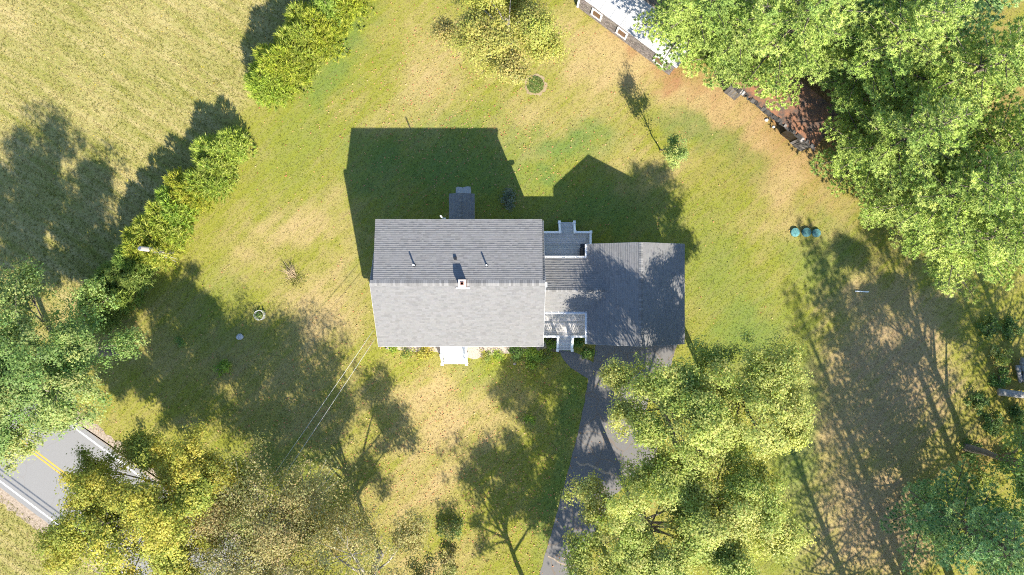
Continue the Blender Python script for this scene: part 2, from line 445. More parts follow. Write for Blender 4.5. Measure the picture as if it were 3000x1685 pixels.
# driveway and front walk
DRIVE = [(1747,1005),(1985,1005),(1962,1080),(1905,1150),(1880,1250),(1925,1290),(1925,1370),(1850,1410),(1790,1460),(1740,1560),(1700,1650),(1672,1760),(1650,1850),
         (1535,1850),(1556,1765),(1580,1685),(1610,1580),(1640,1470),(1668,1365),(1692,1275),(1710,1190),(1724,1112),(1738,1060)]
WALK = [(1640,1026),(1678,1030),(1704,1040),(1722,1052),(1742,1066),(1732,1115),(1702,1096),(1672,1078),(1652,1056),(1643,1040)]
flat('driveway', DRIVE, .012, M['drive'], .03, 6)
def seam(pts, w, seed):
    r = random.Random(seed); L = [np.array(p, float) for p in pts]; a = []; b = []
    for i, p in enumerate(L):
        d = L[min(i+1,len(L)-1)]-L[max(i-1,0)]; d = d/np.linalg.norm(d); nn = np.array([-d[1],d[0]]); ww = w*r.uniform(.5,1.3)
        a.append(tuple(p+nn*ww)); b.append(tuple(p-nn*ww))
    flat('dirt_seam', a+b[::-1], .017, M['roadside_gravel'], .025, seed)
seam([(1688,1352),(1700,1362),(1722,1360),(1745,1370),(1768,1384),(1790,1390),(1815,1398)], 4.0, 3)
seam([(1606,1629),(1622,1636),(1640,1650),(1660,1656),(1685,1668)], 3.0, 4)
flat('walkway', WALK, .008, M['drive'], .02, 7)
GRAVEL = [(1128,1002),(1600,1002),(1605,1022),(1545,1030),(1500,1034),(1440,1040),(1385,1052),(1290,1034),(1215,1032),(1130,1022)]
flat('gravel_strip', GRAVEL, .006, M['gravel'], .06, 8)
flat('soil_bed', [(1600,990),(1640,990),(1640,1034),(1600,1030)], .009, M['soil'], .05, 9)

# ------------------------------------------------------------------ buildings
rs = random.Random(3)
def shingles(mb, o, u, v, Lu, Lv, expo=.130, tab=.27, thick=.020, dark=0.0, seed=1):
    """courses of single tabs on a roof plane: o = eave corner, u along the eave, v up the slope"""
    r = random.Random(seed)
    o, u, v = [np.asarray(a, float) for a in (o, u, v)]
    n = np.cross(u, v); n /= np.linalg.norm(n)
    if n[2] < 0: n = -n
    nc = int(round(Lv/expo)); e = Lv/nc
    for i in range(nc):
        a = -r.random()*tab
        while a < Lu:
            w = tab*r.choice((.5,.8,1.0,1.0,1.3))
            a0, a1 = max(a, 0), min(a+w, Lu); a += w
            if a1 - a0 < .02: continue
            t = thick*r.uniform(.75,1.2)
            g = r.choice((1.0,1.0,1.02,1.05,.98,.95,.91,.86)) * r.uniform(.97,1.03) - dark
            tint = (g*r.uniform(.985,1.015), g, g*r.uniform(.98,1.02))
            A = o + u*a0 + v*(i*e); B = o + u*a1 + v*(i*e)
            C = o + u*a1 + v*((i+1)*e); D = o + u*a0 + v*((i+1)*e)
            mb.add([A+n*t, B+n*t, C+n*.004, D+n*.004, A, B], [(0,1,2,3),(4,5,1,0)], tint)
def slab(mb, p, th):
    p = [np.asarray(a, float) for a in p]
    n = np.cross(p[1]-p[0], p[3]-p[0]); n /= np.linalg.norm(n)
    if n[2] < 0: n = -n
    q = [a - n*th for a in p]
    mb.add(p+q, [(0,1,2,3),(7,6,5,4),(0,4,5,1),(1,5,6,2),(2,6,7,3),(3,7,4,0)])
def ridge_caps(mb, a, b, s1, s2, w=.16, pitch=.15, seed=1):
    """cap shingles folded over a ridge from a to b; s1, s2 unit vectors down either slope"""
    r = random.Random(seed)
    a, b, s1, s2 = [np.asarray(x, float) for x in (a, b, s1, s2)]
    L = np.linalg.norm(b-a); d = (b-a)/L; up = np.array([0,0,1.0])
    k = 0
    while k*pitch < L-.02:
        p = a + d*k*pitch; q = a + d*min((k+1)*pitch, L)
        g = r.choice((1.0,1.12,.9,.74,1.2,.84)); t0, t1 = .045, .028
        V = [p+up*t0, q+up*t1, q+s1*w+up*.020, p+s1*w+up*.034, q+s2*w+up*.020, p+s2*w+up*.034]
        mb.add(V, [(0,1,2,3),(0,5,4,1)], (g,g,g))
        V = [p+up*t0, p+s1*w+up*.034, p+s1*w-up*.01, p-up*.01, p+s2*w+up*.034, p+s2*w-up*.01]
        mb.add(V, [(0,1,2,3),(0,3,5,4)], (g*.9,g*.9,g*.9))
        k += 1
def unit(v): v = np.asarray(v, float); return v/np.linalg.norm(v)

def window(parent, c, n, w, h, mat_glass=None, frame=.09, fmat=None):
    """double-hung window on a wall: centre, outward normal (horizontal)"""
    n = unit(n); t = np.cross([0,0,1.0], n); up = np.array([0,0,1.0]); c = np.asarray(c, float)
    fb = MB()
    for s in (-1,1):
        fb.obox(c+t*s*(w/2+frame/2)+n*.03, t, up, n, frame/2, h/2+frame, .03)
        fb.obox(c+up*s*(h/2+frame/2)+n*.03, t, up, n, w/2, frame/2, .028)
    fr = fb.build('window', fmat or M['white'], parent)
    MB().obox(c+n*.012, t, up, n, w/2, h/2, .012).build('pane', mat_glass or M['glass'], fr)
    return fr

# --- main house
RZ, EZ, DZ = 7.6, 4.5, 6.75                    # ridge, eave, rear dormer eave heights
HX0, HX1 = -9.215, 2.15; RY = .277; FY = -4.04; BY = 4.57
DX0, DX1, DY = -9.0, 1.97, 4.47
house = thing('house', ((HX0+HX1)/2, RY, 0), 'white house with long grey shingled gable roof and brick chimney at its ridge', 'house')
def gable(mb, x0, x1, prof):
    n = len(prof)
    v = [(x0,y,z) for y,z in prof] + [(x1,y,z) for y,z in prof]
    mb.add(v, [tuple(range(n-1,-1,-1)), tuple(range(n,2*n))] + [(i,(i+1)%n,n+(i+1)%n,n+i) for i in range(n)])
w = MB(); gable(w, -9.02, 1.95, [(-3.82,.45),(4.33,.45),(4.33,4.55),(RY,RZ-.16),(-3.82,4.5)]); w.build('wall', M['vinyl'], house)
w = MB(); gable(w, -8.86, 1.83, [(.6,6.3),(4.27,4.2),(4.27,DZ-.05),(.6,RZ-.22)]); w.build('dormer_wall', M['vinyl'], house)
MB().box(-8.98,1.91,-3.78,4.29,-.2,.45).build('foundation', M['concrete'], house)
vf = unit((0, RY-FY, RZ-EZ)); vb = unit((0, RY-BY, RZ-EZ)); vd = unit((0, RY-DY, RZ-DZ))
Lf = math.hypot(RY-FY, RZ-EZ); Lb = math.hypot(RY-BY, RZ-EZ); Ld = math.hypot(RY-DY, RZ-DZ)
mb = MB(); slab(mb, [(HX0,FY,EZ),(HX1,FY,EZ),(HX1,RY,RZ),(HX0,RY,RZ)], .16); rf = mb.build('roof', M['white'], house)
mb = MB(); shingles(mb, (HX0-.02,FY-.03,EZ-.02+.004), (1,0,0), vf, HX1-HX0+.04, Lf+.02, seed=11, thick=.012)
tag(mb.build('shingles', M['shingle'], rf), kind='stuff')
mb = MB(); slab(mb, [(HX1,BY,EZ),(HX0,BY,EZ),(HX0,RY,RZ-.002),(HX1,RY,RZ-.002)], .16); rb = mb.build('roof', M['white'], house)
mb = MB()
shingles(mb, (HX0-.02,BY+.03,EZ-.018), (1,0,0), vb, DX0-HX0+.13, Lb, seed=12, thick=.026)
shingles(mb, (DX1-.09,BY+.03,EZ-.018), (1,0,0), vb, HX1-DX1+.11, Lb, seed=13, thick=.026)
tag(mb.build('shingles', M['shingle'], rb), kind='stuff')
mb = MB(); slab(mb, [(DX1,DY,DZ),(DX0,DY,DZ),(DX0,RY,RZ-.004),(DX1,RY,RZ-.004)], .15); rd_ = mb.build('dormer_roof', M['white'], house)
mb = MB(); shingles(mb, (DX0-.02,DY+.03,DZ-.003), (1,0,0), vd, DX1-DX0+.04, Ld-.02, seed=14, thick=.026)
tag(mb.build('shingles', M['shingle'], rd_), kind='stuff')
mb = MB(); ridge_caps(mb, (HX0,RY,RZ+.005), (HX1,RY,RZ+.005), -vf, -vd, .21, .15, 15)
tag(mb.build('ridge_cap', M['shingle'], house), kind='stuff')
# rake and fascia boards
for x, s in ((HX0,-1),(HX1,1)):
    mb = MB(); mid = np.array([x+s*.015, (FY+RY)/2, (EZ+RZ)/2-.10]); mb.obox(mid, (1,0,0), vf, np.cross((1,0,0),vf), .014, Lf/2, .085); mb.build('rake_board', M['white'], house)
    mb = MB(); mid = np.array([x+s*.015, (BY+RY)/2, (EZ+RZ)/2-.10]); mb.obox(mid, (1,0,0), vb, np.cross((1,0,0),vb), .014, Lb/2, .085); mb.build('rake_board', M['white'], house)
MB().box(HX0,HX1,FY-.05,FY-.02,EZ-.2,EZ-.035).build('fascia', M['white'], house)
MB().box(DX0,DX1,DY+.02,DY+.045,DZ-.2,DZ-.03).build('fascia', M['white'], house)
# gable louver seen at the ridge end
MB().box(2.17,2.30,.02,.33,7.05,7.2).build('gable_light', M['white'], house)
# chimney, with its own bricks
ch = thing('chimney', (-3.2,.25,7.0), None, None); ch.parent = house; ch.location = (np.array(ch.location)-np.array(house.location)).tolist()
mb = MB(); z = 6.9; k = 0
CX0, CX1, CY0, CY1 = -3.42, -2.96, .03, .49
while z < 8.22:
    top = z > 8.06; gq = .02 if top else 0
    for (x0,x1,y0,y1) in ([(CX0-gq,CX0+.22,CY0-gq,CY0+.10),(CX0+.23,CX1+gq,CY0-gq,CY0+.10),(CX0-gq,CX0+.10,CY0+.11,CY1-.11),(CX1-.10,CX1+gq,CY0+.11,CY1-.11),(CX0-gq,CX0+.22,CY1-.10,CY1+gq),(CX0+.23,CX1+gq,CY1-.10,CY1+gq)] if k%2 else
                          [(CX0-gq,CX0+.10,CY0-gq,CY0+.22),(CX0-gq,CX0+.10,CY0+.23,CY1+gq),(CX0+.11,CX1-.11,CY0-gq,CY0+.10),(CX0+.11,CX1-.11,CY1-.10,CY1+gq),(CX1-.10,CX1+gq,CY0-gq,CY0+.22),(CX1-.10,CX1+gq,CY0+.23,CY1+gq)]):
        g = rs.uniform(.75,1.2); mb.box(x0,x1,y0,y1,z,z+.062,(g,g*rs.uniform(.9,1.05),g))
    z += .072; k += 1
tag(mb.build('brick_courses', M['brick'], ch), kind='stuff')
MB().box(CX0+.012,CX1-.012,CY0+.012,CY0+.09,6.9,z-.01).box(CX0+.012,CX1-.012,CY1-.09,CY1-.012,6.9,z-.01).box(CX0+.012,CX0+.09,CY0+.09,CY1-.09,6.9,z-.01).box(CX1-.09,CX1-.012,CY0+.09,CY1-.09,6.9,z-.01).build('mortar', M['crown_mortar'], ch)
mb = MB()
for (x0,x1,y0,y1) in ((CX0-.015,CX1+.015,CY0-.015,CY0+.12),(CX0-.015,CX1+.015,CY1-.12,CY1+.015),(CX0-.015,CX0+.12,CY0+.12,CY1-.12),(CX1-.12,CX1+.015,CY0+.12,CY1-.12)): mb.box(x0,x1,y0,y1,z,z+.06)
mb.build('crown', M['crown_mortar'], ch)
mb = MB()
fx0, fx1, fy0, fy1 = CX0+.125, CX1-.125, CY0+.125, CY1-.125
for (x0,x1,y0,y1) in ((fx0,fx1,fy0,fy0+.03),(fx0,fx1,fy1-.03,fy1),(fx0,fx0+.03,fy0+.03,fy1-.03),(fx1-.03,fx1,fy0+.03,fy1-.03)): mb.box(x0,x1,y0,y1,z-.1,z+.13,(1,1,1))
mb.build('flue_tile', M['brick'], ch)
MB().obox((-3.19,-.035,7.46),(1,0,0),vf,np.cross((1,0,0),vf),.45,.05,.035).build('flashing', M['pvc'], ch)
# roof penetrations
def dz(y): return RZ - (RZ-DZ)*(y-RY)/(DY-RY)
for px, py, hgt in ((1210,776,.62),(1425,777,.62)):
    x = GX(px,8.0); y = GY(py,8.0); zz = dz(y)
    pp = MB().tube([(x,y,zz-.1),(x,y,zz+hgt)],[.055,.055],12).build('vent_pipe', M['pvc'], house)
    MB().tube([(x,y,zz-.02),(x,y,zz+.10)],[.13,.07],12).build('boot', M['dark_metal'], pp)
x = GX(1334,7.4); y = GY(757,7.4)
MB().box(x-.09,x+.09,y-.10,y+.09,dz(y)-.05,dz(y)+.16).build('box_vent', M['dark_metal'], house)
x = GX(1293,6.9); y = 4.66
MB().tube([(x,y,.4),(x,y,7.35)],[.055,.055],12).build('vent_pipe', M['pvc'], house)
x = GX(1304,6.4)
MB().tube([(x,4.42,.9),(x,4.42,6.2),(x,4.6,6.5)],[.045,.045,.045],10).build('downspout', M['white'], house)
# windows and doors
for x in (-7.9,-6.4,-1.9,.4): window(house, (x,-3.83,2.3), (0,-1,0), .8, 1.35)
for x in (-7.6,-5.2,-1.2,.7): window(house, (x,4.34,2.3), (0,1,0), .8, 1.2)
for x in (-7.4,-5.0,-2.6,0): window(house, (x,4.285,5.6), (0,1,0), .8, 1.0)
for y in (-2.2,0.3,2.6): window(house, (-9.03,y,2.3), (-1,0,0), .8, 1.35)
for y in (-.9,1.3): window(house, (-9.03,y,5.2), (-1,0,0), .8, 1.2)
dr = MB().box(-4.72,-3.78,-3.90,-3.83,.95,3.02).build('door', M['dark_metal'], house)
MB().tube([(-3.9,-3.93,1.95),(-3.9,-3.98,1.95)],[.03,.035],8).build('handle', M['steel'], dr)

# --- breezeway between house and garage
BRY, BRZ, BEZ = -.18, 5.2, 4.22; BNY, BSY = 2.01, -1.63
brz = thing('breezeway', (3.6,BRY,0), 'low grey roofed breezeway joining the house to the garage', 'breezeway')
w = MB(); gable(w, 1.96, 5.6, [(-1.45,.3),(1.80,.3),(1.80,4.25),(BRY,BRZ-.12),(-1.45,4.3)]); w.build('wall', M['vinyl'], brz)
MB().box(1.97,5.5,-1.40,1.75,-.2,.3).build('foundation', M['concrete'], brz)
XE = 7.4
mb = MB(); slab(mb, [(1.96,BSY,BEZ),(XE,BSY,BEZ),(XE,BRY,BRZ),(1.96,BRY,BRZ)], .1)
slab(mb, [(XE,BNY,BEZ),(1.96,BNY,BEZ),(1.96,BRY,BRZ-.002),(XE,BRY,BRZ-.002)], .1); br = mb.build('roof', M['white'], brz)
v1 = unit((0,BRY-BSY,BRZ-BEZ)); v2 = unit((0,BRY-BNY,BRZ-BEZ))
mb = MB(); shingles(mb, (1.97,BSY-.03,BEZ-.015), (1,0,0), v1, XE-1.97, math.hypot(BRY-BSY,BRZ-BEZ), seed=21, thick=.014)
shingles(mb, (1.97,BNY+.03,BEZ-.008), (1,0,0), v2, XE-1.97, math.hypot(BRY-BNY,BRZ-BEZ), seed=22, thick=.032)
tag(mb.build('shingles', M['shingle'], br), kind='stuff')
mb = MB(); ridge_caps(mb, (1.97,BRY,BRZ+.004), (6.9,BRY,BRZ+.004), -v1, -v2, .16, .15, 23)
tag(mb.build('ridge_cap', M['shingle'], brz), kind='stuff')
def gutter(parent, a, b, out, brackets=6, w=.11):
    """open white K gutter from a to b with spikes"""
    a, b, out = [np.asarray(x, float) for x in (a, b, out)]
    L = np.linalg.norm(b-a); d = (b-a)/L; up = np.array([0,0,1.0]); c = (a+b)/2
    mb = MB(); mb.obox(c+out*w, d, out, up, L/2, .012, .06); mb.obox(c+out*.006, d, out, up, L/2, .006, .06); mb.obox(c+out*w/2-up*.055, d, out, up, L/2, w/2-.012, .006)
    g = mb.build('gutter', M['white'], parent)
    for k in range(brackets):
        p = a + d*L*(k+.5)/brackets
        MB().obox(p+out*w/2+up*.064, d, out, up, .014, w/2+.02, .004).build('bracket', M['white'], g)
gutter(brz, (2.0,BSY-.06,BEZ-.06), (5.45,BSY-.06,BEZ-.06), (0,-1,0), 7)
gutter(brz, (5.45,BNY+.06,BEZ-.06), (2.0,BNY+.06,BEZ-.06), (0,1,0), 5)
window(brz, (3.0,-1.46,2.5), (0,-1,0), .8, 1.1)
MB().box(3.95,4.85,-1.52,-1.46,.95,3.0).build('door', M['white'], brz)
MB().box(3.6,4.5,1.81,1.87,.95,3.0).build('door', M['white'], brz)

# --- garage
GRX, GRZ, GEZ = 8.60, 6.3, 4.3; GX0, GX1, GY0, GY1 = 5.25, 11.94, -3.90, 3.0
gar = thing('garage', (GRX,-.45,0), 'attached garage with dark grey gable roof largely in tree shade', 'garage')
def gable_y(mb, y0, y1, prof):
    n = len(prof)
    v = [(x,y0,z) for x,z in prof] + [(x,y1,z) for x,z in prof]
    mb.add(v, [tuple(range(n)), tuple(range(2*n-1,n-1,-1))] + [(i,n+i,n+(i+1)%n,(i+1)%n) for i in range(n)])
w = MB(); gable_y(w, -3.65, 2.76, [(5.5,.15),(11.7,.15),(11.7,4.3),(GRX,GRZ-.15),(5.5,4.3)]); w.build('wall', M['vinyl'], gar)
MB().box(5.52,11.68,-3.63,2.74,-.2,.15).build('foundation', M['concrete'], gar)
mb = MB(); slab(mb, [(GX0,GY1,GEZ),(GX0,GY0,GEZ),(GRX,GY0,GRZ),(GRX,GY1,GRZ)], .13)
slab(mb, [(GX1,GY0,GEZ),(GX1,GY1,GEZ),(GRX,GY1,GRZ-.002),(GRX,GY0,GRZ-.002)], .13); gr = mb.build('roof', M['white'], gar)
vw = unit((GRX-GX0,0,GRZ-GEZ)); ve = unit((GRX-GX1,0,GRZ-GEZ)); Lg = math.hypot(GRX-GX0,GRZ-GEZ)
mb = MB(); shingles(mb, (GX0-.03,GY0-.02,GEZ-.015), (0,1,0), vw, GY1-GY0+.04, Lg, seed=31, thick=.024)
shingles(mb, (GX1+.03,GY0-.02,GEZ-.015), (0,1,0), ve, GY1-GY0+.04, Lg, seed=32, thick=.018)
tag(mb.build('shingles', M['shingle'], gr), kind='stuff')
mb = MB(); ridge_caps(mb, (GRX,GY1,GRZ+.004), (GRX,GY0,GRZ+.004), -vw, -ve, .17, .15, 33)
tag(mb.build('ridge_cap', M['shingle'], gar), kind='stuff')
gutter(gar, (GX0-.06,GY1,GEZ-.06), (GX0-.06,BNY+.15,GEZ-.06), (-1,0,0), 3)
gutter(gar, (GX0-.06,BSY-.17,GEZ-.06), (GX0-.06,GY0,GEZ-.06), (-1,0,0), 4)
for y, s in ((GY0-.015,-1),(GY1+.015,1)):
    for vv, xx in ((vw,(GX0+GRX)/2),(ve,(GX1+GRX)/2)):
        MB().obox((xx,y,(GEZ+GRZ)/2-.09),(0,1,0),vv,np.cross((0,1,0),vv),.014,Lg/2,.07).build('rake_board', M['white'], gar)
for x0 in (6.0, 8.8):
    gd = MB().box(x0,x0+2.45,-3.72,-3.65,.02,2.3).build('garage_door', M['white'], gar)
    for k in range(4):
        for q in range(4):
            MB().box(x0+.08+q*.585,x0+.08+q*.585+.5,-3.745,-3.722,.12+k*.54,.12+k*.54+.4).build('panel', M['white'], gd)
for y in (-1.8,1.2): window(gar, (11.71,y,2.3), (1,0,0), .8, 1.1)

# --- small rear entry with its own gable roof
ent = thing('rear_entry', (-3.585,5.5,0), 'small gabled entry roof at the shaded back wall of the house', 'porch')
EX0, EX1, EY1 = -4.47, -2.70, 6.68; EXM = -3.62
w = MB(); gable_y(w, 4.34, 6.5, [(-4.36,0),(-2.81,0),(-2.81,2.72),(EXM,3.16),(-4.36,2.72)]); w.build('wall', M['vinyl'], ent)
mb = MB(); slab(mb, [(EX0,EY1,2.78),(EX0,4.34,2.78),(EXM,4.34,3.3),(EXM,EY1,3.3)], .08); slab(mb, [(EX1,4.34,2.78),(EX1,EY1,2.78),(EXM,EY1,3.298),(EXM,4.34,3.298)], .08)
er = mb.build('roof', M['white'], ent)
mb = MB(); va = unit((EXM-EX0,0,.52)); vb2 = unit((EXM-EX1,0,.52))
shingles(mb, (EX0-.02,4.35,2.77), (0,1,0), va, EY1-4.33, math.hypot(EXM-EX0,.52), seed=41, thick=.024); shingles(mb, (EX1+.02,4.35,2.77), (0,1,0), vb2, EY1-4.33, math.hypot(EXM-EX1,.52), seed=42, thick=.015)
tag(mb.build('shingles', M['shingle'], er), kind='stuff')
mb = MB(); ridge_caps(mb, (EXM,EY1,3.304), (EXM,4.36,3.304), -va, -vb2, .13, .15, 43); tag(mb.build('ridge_cap', M['shingle'], ent), kind='stuff')
MB().box(-4.05,-3.15,6.5,6.56,.05,2.1).build('door', M['white'], ent)
r5 = random.Random(5)
sl = MB().prism([(-4.24,6.58),(-3.05,6.58),(-3.06,6.95),(-3.09,7.05),(-3.07,7.30),(-3.12,7.58),(-3.35,7.60),(-3.62,7.55),(-3.72,7.50),(-3.82,7.55),(-4.08,7.58),(-4.22,7.50)][::1], -.02, .06).build('concrete_slab', M['concrete'])
tag(sl, 'pale concrete slab on the grass outside the rear entry', 'slab')

# --- decks
BOARD_RS = random.Random(17)
def plank(mb_name, parent, x0, x1, y0, y1, z0, z1, mat):
    g = BOARD_RS.uniform(.86,1.1)
    return MB().box(x0,x1,y0,y1,z0,z1,(g,g*BOARD_RS.uniform(.98,1.02),g)).build(mb_name, mat, parent)
def post(parent, x, y, z0, z1, cap=.10):
    p = MB().box(x-.055,x+.055,y-.055,y+.055,z0,z1).build('post', M['white'], parent)
    MB().box(x-cap,x+cap,y-cap,y+cap,z1,z1+.035).add([(x-cap*.85,y-cap*.85,z1+.035),(x+cap*.85,y-cap*.85,z1+.035),(x+cap*.85,y+cap*.85,z1+.035),(x-cap*.85,y+cap*.85,z1+.035),(x,y,z1+.085)],[(0,1,4),(1,2,4),(2,3,4),(3,0,4)]).build('post_cap', M['white'], p)
    return p
def rail(parent, a, b, h=.92, wid=.07):
    """top rail, bottom rail and balusters between floor points a and b"""
    a, b = np.asarray(a, float), np.asarray(b, float)
    d = b-a; L = np.linalg.norm(d); dh = unit((d[0],d[1],0)); du = unit(d); up = np.array([0,0,1.0])
    side = np.cross(up, dh); nrm = np.cross(du, side)
    r_ = MB().obox((a+b)/2+up*h, du, side, nrm, L/2, wid, .03).build('top_rail', M['white'], parent)
    MB().obox((a+b)/2+up*.12, du, side, nrm, L/2, .03, .025).build('bottom_rail', M['white'], parent)
    n = max(2, int(L/.13))
    for k in range(n):
        p = a + d*(k+.5)/n
        MB().obox(p+up*(h/2+.05), dh, side, up, .016, .016, h/2-.08).build('baluster', M['white'], parent)
DKZ = .92
def deck(root, x0, x1, y0, y1, n):
    bw = (y1-y0)/n
    for i in range(n):
        plank('board', root, x0, x1, y0+i*bw+.004, y0+(i+1)*bw-.004, DKZ-.03, DKZ, M['composite'])
    MB().box(x0+.02,x1-.02,y0+.02,y1-.02,DKZ-.25,DKZ-.035).build('joists', M['old_wood'], root)
    for x in (x0+.15, x1-.15):
        for y in (y0+.15, y1-.15): MB().box(x-.07,x+.07,y-.07,y+.07,-.1,DKZ-.25).build('footing', M['old_wood'], root)
def stairs(root, x0, x1, y, sgn, n=4, run=.27):
    for k in range(n):
        z = DKZ - (k+1)*DKZ/(n+1) + .02
        for q in range(2):
            a = y + sgn*(k*run + q*run/2 + .004); b = y + sgn*(k*run + (q+1)*run/2 - .004)
            plank('tread', root, x0, x1, min(a,b), max(a,b), z-.03, z, M['composite'])
        a = y + sgn*(k*run-.006); MB().box(x0+.01,x1-.01,min(a,a+.012),max(a,a+.012),z+.002,z+DKZ/(n+1)-.034).build('riser', M['white'], root)
    for x in (x0-.03, x1+.03):
        MB().add([(x-.025,y,0),(x+.025,y,0),(x+.025,y+sgn*n*run,0),(x-.025,y+sgn*n*run,0),(x-.025,y,DKZ-.05),(x+.025,y,DKZ-.05),(x+.025,y+sgn*n*run,.16),(x-.025,y+sgn*n*run,.16)],
                 [(0,3,2,1),(4,5,6,7),(0,1,5,4),(1,2,6,5),(2,3,7,6),(3,0,4,7)]).build('stringer', M['white'], root)
rdk = thing('rear_deck', (3.8,3.0,0), 'grey board deck with white railing behind the breezeway', 'deck')
deck(rdk, 1.98, 5.48, 1.86, 4.08, 16)
for i in range(8): plank('board', rdk, 5.485, 5.78, 2.84+i*.155+.004, 2.84+(i+1)*.155-.004, DKZ-.03, DKZ, M['composite'])
SX0, SX1 = 3.56, 4.52
stairs(rdk, SX0, SX1, 4.09, 1, 3, .27)
for x in (SX0-.07, SX1+.07):
    post(rdk, x, 4.03, DKZ-.2, DKZ+1.0); post(rdk, x, 4.82, 0, 1.22)
    rail(rdk, (x,4.08,DKZ), (x,4.78,.25), .88)
post(rdk, 5.72, 4.03, DKZ-.2, DKZ+1.0)
rail(rdk, (2.0,4.03,DKZ), (SX0-.13,4.03,DKZ)); rail(rdk, (SX1+.13,4.03,DKZ), (5.66,4.03,DKZ)); rail(rdk, (5.72,3.97,DKZ), (5.72,2.82,DKZ))
fdk = thing('front_deck', (3.8,-2.5,0), 'grey board deck with white railing in front of the breezeway', 'deck')
deck(fdk, 1.98, 5.48, -3.62, -1.50, 15)
FX0, FX1 = 3.42, 4.36
stairs(fdk, FX0, FX1, -3.63, -1, 4, .27)
for x in (FX0-.07, FX1+.07):
    post(fdk, x, -3.57, DKZ-.2, DKZ+1.0); post(fdk, x, -4.62, 0, 1.18)
    rail(fdk, (x,-3.62,DKZ), (x,-4.57,.22), .88)
rail(fdk, (2.0,-3.57,DKZ), (FX0-.13,-3.57,DKZ)); rail(fdk, (FX1+.13,-3.57,DKZ), (5.45,-3.57,DKZ))
# white front steps
fst = thing('front_steps', (-4.25,-4.8,0), 'white painted front steps with side rails at the house front', 'steps')
TX0, TX1 = -5.08, -3.42
for i in range(7): MB().box(TX0,TX1,-4.95+i*.155+.004,-4.95+(i+1)*.155-.004,DKZ-.03,DKZ).build('board', M['white'], fst)
MB().box(TX0+.02,TX1-.02,-4.93,-3.86,.0,DKZ-.035).build('base', M['white'], fst)
for k in range(3):
    z = DKZ-(k+1)*.23
    for q in range(2): MB().box(TX0,TX1,-4.955-k*.26-(q+1)*.13+.004,-4.955-k*.26-q*.13-.004,z-.03,z).build('tread', M['white'], fst)
    MB().box(TX0+.01,TX1-.01,-4.965-k*.26,-4.952-k*.26,z+.002,z+.198).build('riser', M['white'], fst)
for x in (TX0-.07, TX1+.07):
    post(fst, x, -4.92, .0, DKZ+.95); post(fst, x, -5.66, 0, 1.1)
    rail(fst, (x,-3.9,DKZ), (x,-4.86,DKZ), .9, .06); rail(fst, (x,-4.97,DKZ), (x,-5.6,.22), .86, .06)
# grill on the rear deck
gl = thing('gas_grill', (5.15,2.55,DKZ), 'black covered gas grill on the rear deck beside the garage', 'grill')
x, y, z = 5.18, 2.52, DKZ
MB().box(x-.24,x+.24,y-.36,y+.36,z+.12,z+.74).build('cabinet', M['dark_metal'], gl)
mb = MB(); prof = [(-.26,.76),(.26,.76),(.26,.98),(.17,1.10),(-.05,1.12),(-.20,1.03),(-.26,.88)]
gable_y(mb, y-.34, y+.34, [(x+a,z+b) for a,b in prof]); lid = mb.build('lid', M['dark_metal'], gl)
MB().tube([(x-.29,y-.25,z+.92),(x-.29,y+.25,z+.92)],[.014,.014],8).build('handle', M['steel'], lid)
MB().box(x-.20,x+.20,y+.365,y+.66,z+.76,z+.80).build('side_shelf', M['dark_metal'], gl)
MB().box(x-.30,x-.245,y-.34,y+.34,z+.62,z+.755).build('control_panel', M['steel'], gl)
for dx in (-.18,.18):
    for dy in (-.3,.3): MB().tube([(x+dx-.02,y+dy,z+.06),(x+dx+.02,y+dy,z+.06)],[.06,.06],12).build('wheel', M['dark_metal'], gl)

# ------------------------------------------------------------------ outbuildings
# long white-roofed shed at the top, its wall turned towards the house
SD = np.array([.802, -.597, 0]); SN = np.array([.597, .802, 0]); UP = np.array([0,0,1.0])   # along the wall, away from the house
def shed_pt(a, b, z): return SD*a + SN*b + UP*z
shd = thing('long_shed', shed_pt(-3.6, 22, 0), 'long shed with white corrugated metal roof and shingled wall near the pines', 'shed')
A0, A1 = -8.62, -.05; B0, B1, B2 = 19.87, 21.96, 24.1
prof = [(B0,0),(B0,2.15),(B1,3.12),(B2,2.15),(B2,0)]
mb = MB(); P0 = [shed_pt(A0,b,z) for b,z in prof]; P1 = [shed_pt(A1,b,z) for b,z in prof]
mb.add(P0+P1, [(0,1,2,3,4),(9,8,7,6,5),(0,5,6,1),(1,6,7,2),(2,7,8,3),(3,8,9,4)]); mb.build('wall', M['cedar_shingle'], shd)
